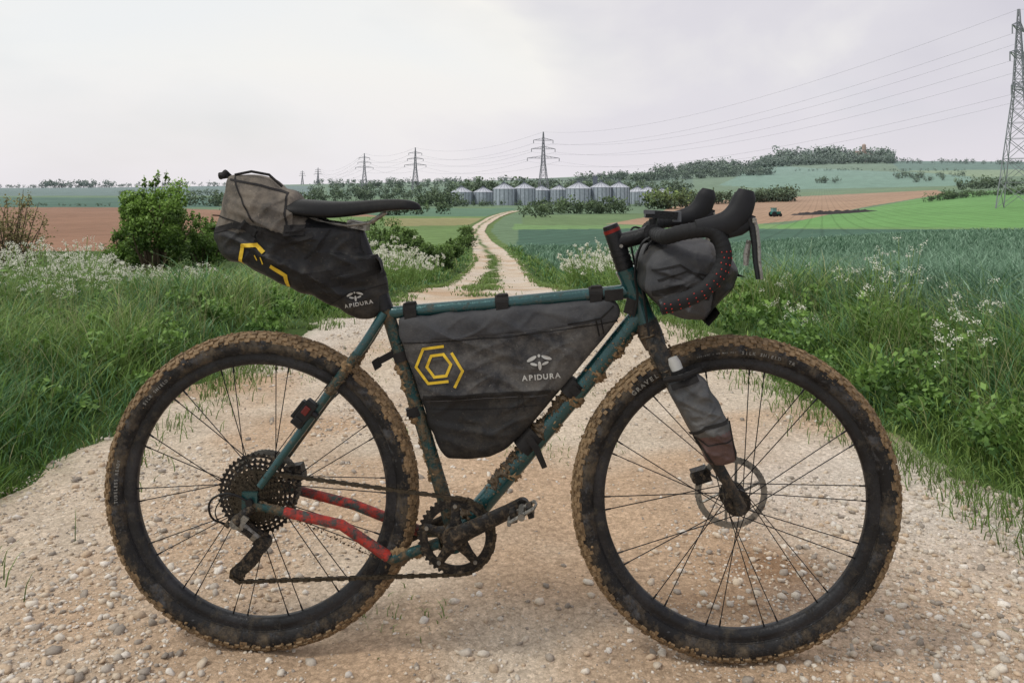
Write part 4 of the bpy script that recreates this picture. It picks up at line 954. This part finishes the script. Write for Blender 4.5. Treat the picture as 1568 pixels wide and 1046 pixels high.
for s in (1,-1):
    f=(lambda v:v) if s>0 else mir
    cl=B(1000,357,0); top=[f(Vector((cl.x,-.02,cl.z))),f(Vector((cl.x+.002,-.10,cl.z))),f(Vector((cl.x+.006,-.165,cl.z))),f(B(1040,357,.200)),f(B(1068,352,.208)),f(B(1092,352,.21)),f(B(1106,372,.215)),f(B(1110,395,.218)),f(B(1102,420,.222)),f(B(1080,444,.226)),f(B(1050,460,.23)),f(B(1014,470,.232))]
    P=top
    for _ in range(3):
        Q=[P[0]]
        for a,b in zip(P[:-1],P[1:]): Q+= [a.lerp(b,.25),a.lerp(b,.75)]
        Q.append(P[-1]); P=Q
    m.tube(P,[.0155 for i in range(len(P))],16,0)
    for i in range(8,len(P)-2,3):
        d_=(P[i+1]-P[i]).normalized(); m.tube([P[i],P[i]+d_*.004],[.0162,.0156],16,0)
    m.tube([P[-2],P[-1]+(P[-1]-P[-2]).normalized()*.004],[.0160,.0150],16,1)
    for i in range(56,len(P)-2,3):
        d_=(P[i+1]-P[i]).normalized(); u=d_.cross(Vector((0,1,0))).normalized()
        for ang in (-24,8,40):
            a_=math.radians(ang+(i%2)*14); nn=(Vector((0,-1,0))*math.cos(a_)+u*math.sin(a_)); c=P[i]+nn*.0166; m.box(c,d_*.0011,nn.cross(d_)*.0008,nn*.0005,2)
m.build('handlebar',[TAPE,BLK,mat('red_dots',C(186,54,40),.6)],bike)
for s in (1,-1):
    f=(lambda v:v) if s>0 else mir; m=MB()
    P=[f(B(1066,351,.208)),f(B(1095,347,.208)),f(B(1118,341,.208)),f(B(1132,326,.206)),f(B(1138,310,.204)),f(B(1141,300,.203)),f(B(1143,291,.203))]
    rd=[.0175,.0215,.0250,.0250,.0235,.0215,.014]
    for _ in range(2):
        Q=[P[0]];Rr=[rd[0]]
        for i in range(len(P)-1): Q+=[P[i].lerp(P[i+1],.25),P[i].lerp(P[i+1],.75)]; Rr+=[rd[i]*.75+rd[i+1]*.25,rd[i]*.25+rd[i+1]*.75]
        Q.append(P[-1]);Rr.append(rd[-1]); P,rd=Q,Rr
    m.tube(P,rd,20,0,flat=((0,1,0),.8))
    m.tube([f(B(1112,352,.206)),f(B(1132,347,.206)),f(B(1148,342,.206)),f(B(1152,330,.206))],[.018,.018,.012,.007],14,0,flat=((0,1,0),.8))
    m.build('brake_hood',[HOOD],bike)
    m=MB(); lp=[f(B(1149,335,.208)),f(B(1155,350,.212)),f(B(1158,375,.218)),f(B(1159,400,.224)),f(B(1163,428,.23))]
    m.tube([q+Vector((.004,0,0)) for q in lp],[.006,.005,.0045,.004,.0035],12,0,flat=((0,1,0),1.6)); m.tube([q+Vector((-.003,0,0)) for q in lp],[.010,.0075,.006,.005,.004],10,1,flat=((0,1,0),1.0))
    m.tube([f(B(1147,368,.206)),f(B(1143,390,.208)),f(B(1142,407,.21))],[.005,.0065,.005],10,0,flat=((0,1,0),.5)); m.box(f(B(1155,338,.22)),(.004,0,0),(0,.003,0),(0,0,.004),0)
    m.build('brake_lever',[STL,BLK],bike)
m=MB()
def cable(pts,r_=.0025,mi=0):
    P=[Vector(q) for q in pts]
    for _ in range(3):
        Q=[P[0]]
        for a,b in zip(P[:-1],P[1:]): Q+=[a.lerp(b,.25),a.lerp(b,.75)]
        Q.append(P[-1]); P=Q
    m.tube(P,r_,7,mi)
cable([B(1000,362,.06),B(980,372,.06),B(970,420,.05),B(978,455,.04),B(970,485,.03)],.0028); cable([B(1005,362,.05),B(988,380,.05),B(980,420,.045),B(988,470,.04),B(994,515,.04)],.0028)
cable([B(1000,362,-.06),B(990,352,-.08),B(960,345,-.04),B(975,420,-.03),B(975,480,-.02)])
cable([B(384,770,.07),B(350,752,.08),B(318,765,.085),B(322,795,.08),B(345,802,.07)],.0024)
cable([B(372,762,.072),B(345,757,.075),B(327,780,.08),B(334,800,.078),B(352,806,.07)],.0014)
m.build('cables',[BLK],bike)
# ---- drivetrain
m=MB(); cogs=[(.0885,46),(.078,40),(.069,36),(.061,32),(.054,28),(.048,25),(.042,22),(.037,19),(.033,17),(.029,15),(.0255,13)]
for i,(r_,t_) in enumerate(cogs):
    y=-.022-.0036*i; gear(m,0,.354,r_,r_-.0080,t_,.0008,y,0 if i<3 else 1,.0050)
    for k in range(6):
        a=k*math.pi/3+i*.12; m.tube([(.015*math.cos(a),y,.354+.015*math.sin(a)),((r_-.007)*math.cos(a+.3),y,.354+(r_-.007)*math.sin(a+.3))],.0022,5,0)
m.tube([(0,-.02,.354),(0,-.062,.354)],.017,20,0); m.build('cassette',[BLKM,CHN],bike)
co=.046; c=B(699,821,co)
m=MB(); gear(m,c.x,c.z,.083,.070,42,.0014,-co,0,.0050); gear(m,c.x,c.z,.071,.063,42,.0022,-co,0,.0)
for k in range(5):
    a=math.radians(20+72*k); m.tube([c+Vector((.018*math.cos(a),-.006,.018*math.sin(a))),c+Vector((.045*math.cos(a),-.004,.045*math.sin(a))),c+Vector((.074*math.cos(a),0,.074*math.sin(a)))],[.016,.0105,.009],8,0,flat=((0,1,0),.4))
    m.tube([c+Vector((.067*math.cos(a),-.008,.067*math.sin(a))),c+Vector((.067*math.cos(a),.002,.067*math.sin(a)))],.0046,10,2)
m.build('chainring',[BLKM,CHN,STL],bike)
m=MB(); pe=B(800,773,.075); c2=B(694,823,.070)
m.tube([c2+Vector((0,.03,0)),c2+Vector((0,-.006,0))],[.022,.024],20,0); m.tube([c2+Vector((0,-.0055,0)),c2+Vector((0,-.009,0))],.013,20,1)
m.tube([c2-(pe-c2)*.10,c2,c2.lerp(pe,.25),c2.lerp(pe,.8),pe,pe+(pe-c2)*.06],[.010,.022,.0185,.0160,.0165,.009],14,0,flat=((0,1,0),.5)); m.tube([pe+Vector((0,.008,0)),pe+Vector((0,-.008,0))],.0145,16,0)
q1=Vector((c2.x*2-pe.x,.075,c2.z*2-pe.z)); q0=Vector((c2.x,.066,c2.z)); m.tube([q0,q0.lerp(q1,.3),q1],[.018,.0135,.0135],14,0,flat=((0,1,0),.5)); m.tube([q0+Vector((0,-.02,0)),q0],.016,14,0)
m.build('cranks',[BLKM,SEAM],bike)
for s,pc in ((1,pe),(-1,q1)):
    m=MB(); y=-s; b0=pc+Vector((0,y*.012,0)); b1=pc+Vector((0,y*.070,0)); m.tube([b0,b1],.0075,12,0); cc_=pc+Vector((0,y*.042,0)); ca=Vector((.95,0,.3)).normalized(); cb=Vector((-.3,0,.95)).normalized()
    m.box(cc_+ca*.018,ca*.006,(0,.018,0),cb*.011,1); m.box(cc_-ca*.018,ca*.006,(0,.016,0),cb*.011,1); m.tube([cc_+ca*.03+cb*.008+Vector((0,-.02,0)),cc_+ca*.034+cb*.008,cc_+ca*.03+cb*.008+Vector((0,.02,0))],.003,8,0)
    for yy in (-.02,.02): m.tube([cc_+ca*.03+Vector((0,yy,0))+cb*.008,cc_-ca*.028+Vector((0,yy,0))-cb*.006,],.0042,8,0)
    m.tube([cc_-ca*.03-cb*.01+Vector((0,-.018,0)),cc_-ca*.03-cb*.01+Vector((0,.018,0))],.0045,8,0)
    m.build('pedal',[STL,BLKM],bike)
m=MB()
def chain(pts):
    P=[Vector(p_) for p_ in pts]; L_=[(b-a).length for a,b in zip(P[:-1],P[1:])]; tot=sum(L_); n_=int(tot/.0127); 
    def at_(s_):
        for a,b,l_ in zip(P[:-1],P[1:],L_):
            if s_<=l_: return a.lerp(b,s_/l_),(b-a).normalized()
            s_-=l_
        return P[-1],(P[-1]-P[-2]).normalized()
    for i in range(n_):
        c,d_=at_((i+.5)*tot/n_); u=Vector((0,1,0)); w_=d_.cross(u); w=.0030 if i%2 else .0022
        for s in (-1,1): m.box(c+u*s*w,d_*.0076,u*.0005,w_*(.0042 if i%2 else .0030))
        m.tube([c+d_*.0063-u*.0035,c+d_*.0063+u*.0035],.0032,8)
cc0=B(699,821,co); cog=.054; yc_=-.036
top0=Vector((.004,yc_,.354+cog)); top1=Vector((cc0.x-.005,-co,cc0.z+.083))
arc=[Vector((cc0.x+.083*math.cos(math.radians(a)),-co,cc0.z+.083*math.sin(math.radians(a)))) for a in range(90,-91,-10)]
arcR=[Vector((cog*math.cos(math.radians(a)),yc_,.354+cog*math.sin(math.radians(a)))) for a in range(250,90,-12)]
J1=B(398,836,.046); J2=B(364,878,.046)
chain([J1+Vector((.0,0,.014))]+list(arcR)+[top0,top1]+arc+[J2+Vector((.004,0,-.018)),J2+Vector((-.014,0,-.008)),J2+Vector((-.012,0,.008)),J1+Vector((-.008,0,-.012)),J1+Vector((.014,0,0)),J1+Vector((.0,0,.014))])
m.build('chain',[CHN],bike)
m=MB()
for J in (J1,J2): gear(m,J.x,J.z,.0165,.006,12,.0013,J.y,0,.003); m.tube([J+Vector((0,-.006,0)),J+Vector((0,.006,0))],.006,12,1)
for s in (-1,1):
    o_=Vector((0,s*.0075,0)); m.tube([J1+o_+Vector((.006,0,.006)),J1.lerp(J2,.5)+o_+Vector((.010,0,-.004)),J2+o_],[.013,.010,.013],10,0,flat=((0,1,0),.2)); m.tube([J1+o_,J1.lerp(J2,.5)+o_+Vector((-.006,0,.004)),J2+o_+Vector((-.004,0,0))],[.012,.006,.010],10,0,flat=((0,1,0),.2))
hg=B(388,775,.07); kn=B(362,800,.078); lk=B(402,832,.06)
m.tube([hg,B(372,790,.075),kn],[.010,.012,.015],14,0); m.tube([kn,kn.lerp(lk,.5),lk],[.013,.010,.011],12,2,flat=((0,1,0),.7)); m.tube([kn+Vector((.012,.012,-.004)),lk+Vector((.01,.012,.006))],[.008,.008],10,0)
m.tube([lk+Vector((0,.016,0)),lk+Vector((0,-.012,0))],.017,18,0); m.tube([kn+Vector((0,.01,0)),kn+Vector((0,-.009,0))],.012,16,2); m.box(B(372,798,.085),(.008,0,.010),(0,.003,0),(.006,0,-.004),2); m.tube([B(352,806,.075),B(345,801,.075)],.006,10,0)
m.box(kn.lerp(lk,.45)+Vector((0,-.009,.002)),(.010,0,-.008),(0,.002,0),(.003,0,.004),0)
m.build('rear_derailleur',[BLKM,SEAM,STL],bike)
m=MB(); c=B(1073,727,-.045); m.box(c,(.018,0,.006),(0,.014,0),(-.006,0,.014)); m.tube([c+Vector((-.012,-.016,-.006)),c+Vector((-.012,.016,-.006))],.010,14); m.tube([c+Vector((.012,-.014,.008)),c+Vector((.012,.016,.008))],.009,14)
c=B(452,722,-.04); m.box(c,(.02,0,.004),(0,.014,0),(-.004,0,.016)); m.tube([c+Vector((.012,-.018,-.006)),c+Vector((.012,.016,-.006))],.011,14); m.build('brake_calipers',[BLKM],bike)
m=MB(); a=B(486,607,.058); b=B(446,658,.058); d_=(a-b).normalized(); w_=Vector((d_.z,0,-d_.x)); mid=(a+b)/2
m.box(mid-w_*-.001,d_*.032,(0,.010,0),w_*.0135,0); m.box(mid+Vector((0,-.011,0))+d_*.010,d_*.010,(0,.0022,0),w_*.007,1); m.box(mid+Vector((0,-.011,0))-d_*.018,d_*.006,(0,.0020,0),w_*.010,0); m.box(mid-w_*.016,d_*.022,(0,.009,0),w_*.004,0)
m.tube([mid+d_*.012+w_*.010,mid+d_*.012+w_*.028],.007,8,0)
o=m.build('rear_lamp',[BLK,mat('red_lens',C(96,30,28),.25)],bike,False); bv_=o.modifiers.new('b','BEVEL'); bv_.width=.002; bv_.segments=2
# ------------------------------------------------------------ light, world, camera
EL,AZ=math.radians(52),math.radians(-50)
w=bpy.data.worlds.new('World'); sc.world=w; w.use_nodes=True; t=w.node_tree; t.nodes.clear(); l=t.links
out=N(t,'ShaderNodeOutputWorld'); bg=N(t,'ShaderNodeBackground'); l.new(bg.outputs[0],out.inputs[0]); bg.inputs[1].default_value=.1
sky=N(t,'ShaderNodeTexSky',sky_type='NISHITA'); sky.sun_disc=False
tc=N(t,'ShaderNodeTexCoord').outputs['Generated']; sp_=N(t,'ShaderNodeSeparateXYZ'); l.new(tc,sp_.inputs[0])
mp=N(t,'ShaderNodeMapping'); mp.inputs['Scale'].default_value=(1,1,2.6); l.new(tc,mp.inputs[0])
nz=noise_node(t,1.9,6,.5,mp.outputs[0]); nz.inputs['Distortion'].default_value=.5
ma=N(t,'ShaderNodeMath',operation='MULTIPLY_ADD'); l.new(sp_.outputs['X'],ma.inputs[0]); ma.inputs[1].default_value=-.50; l.new(nz.outputs[0],ma.inputs[2])
cr=ramp(t,ma.outputs[0],[(.22,(6.7,6.5,7.15)),(.40,(7.5,7.3,7.75)),(.56,(9.4,9.2,8.8)),(.9,(8.8,8.95,9.0))])
hr=ramp(t,sp_.outputs['Z'],[(0.0,.8),(.14,0.0)])
c=mixc(t,hr.outputs[0],cr.outputs[0],(8.3,7.9,8.4)); nzz=noise_node(t,3.0,4,.5,mp.outputs[0]); fr=ramp(t,nzz.outputs[0],[(.55,.03),(.8,.2)])
c=mixc(t,fr.outputs[0],c,sky.outputs[0]); l.new(c,bg.inputs[0])
sd=bpy.data.lights.new('sun','SUN'); sd.energy=1.5; sd.angle=math.radians(12); sd.color=(1,.96,.9); so_=bpy.data.objects.new('sun',sd); sc.collection.objects.link(so_)
dirv=Vector((math.sin(AZ)*math.cos(EL),math.cos(AZ)*math.cos(EL)*.3-.35,math.sin(EL))); so_.rotation_euler=dirv.to_track_quat('Z','Y').to_euler(); 
sky.sun_rotation=math.atan2(dirv.x,dirv.y); sky.sun_elevation=math.asin(dirv.normalized().z)
cd=bpy.data.cameras.new('camera'); cam=bpy.data.objects.new('camera',cd); sc.collection.objects.link(cam); cam.location=(0,0,CH); cam.rotation_euler=(math.radians(90),0,0)
cd.sensor_width=36; cd.lens=F/1568*36; cd.shift_y=-(523-HY)/1568; cd.clip_start=.05; cd.clip_end=20000; sc.camera=cam
sc.view_settings.view_transform='Standard'; sc.view_settings.look='None'; sc.view_settings.exposure=0
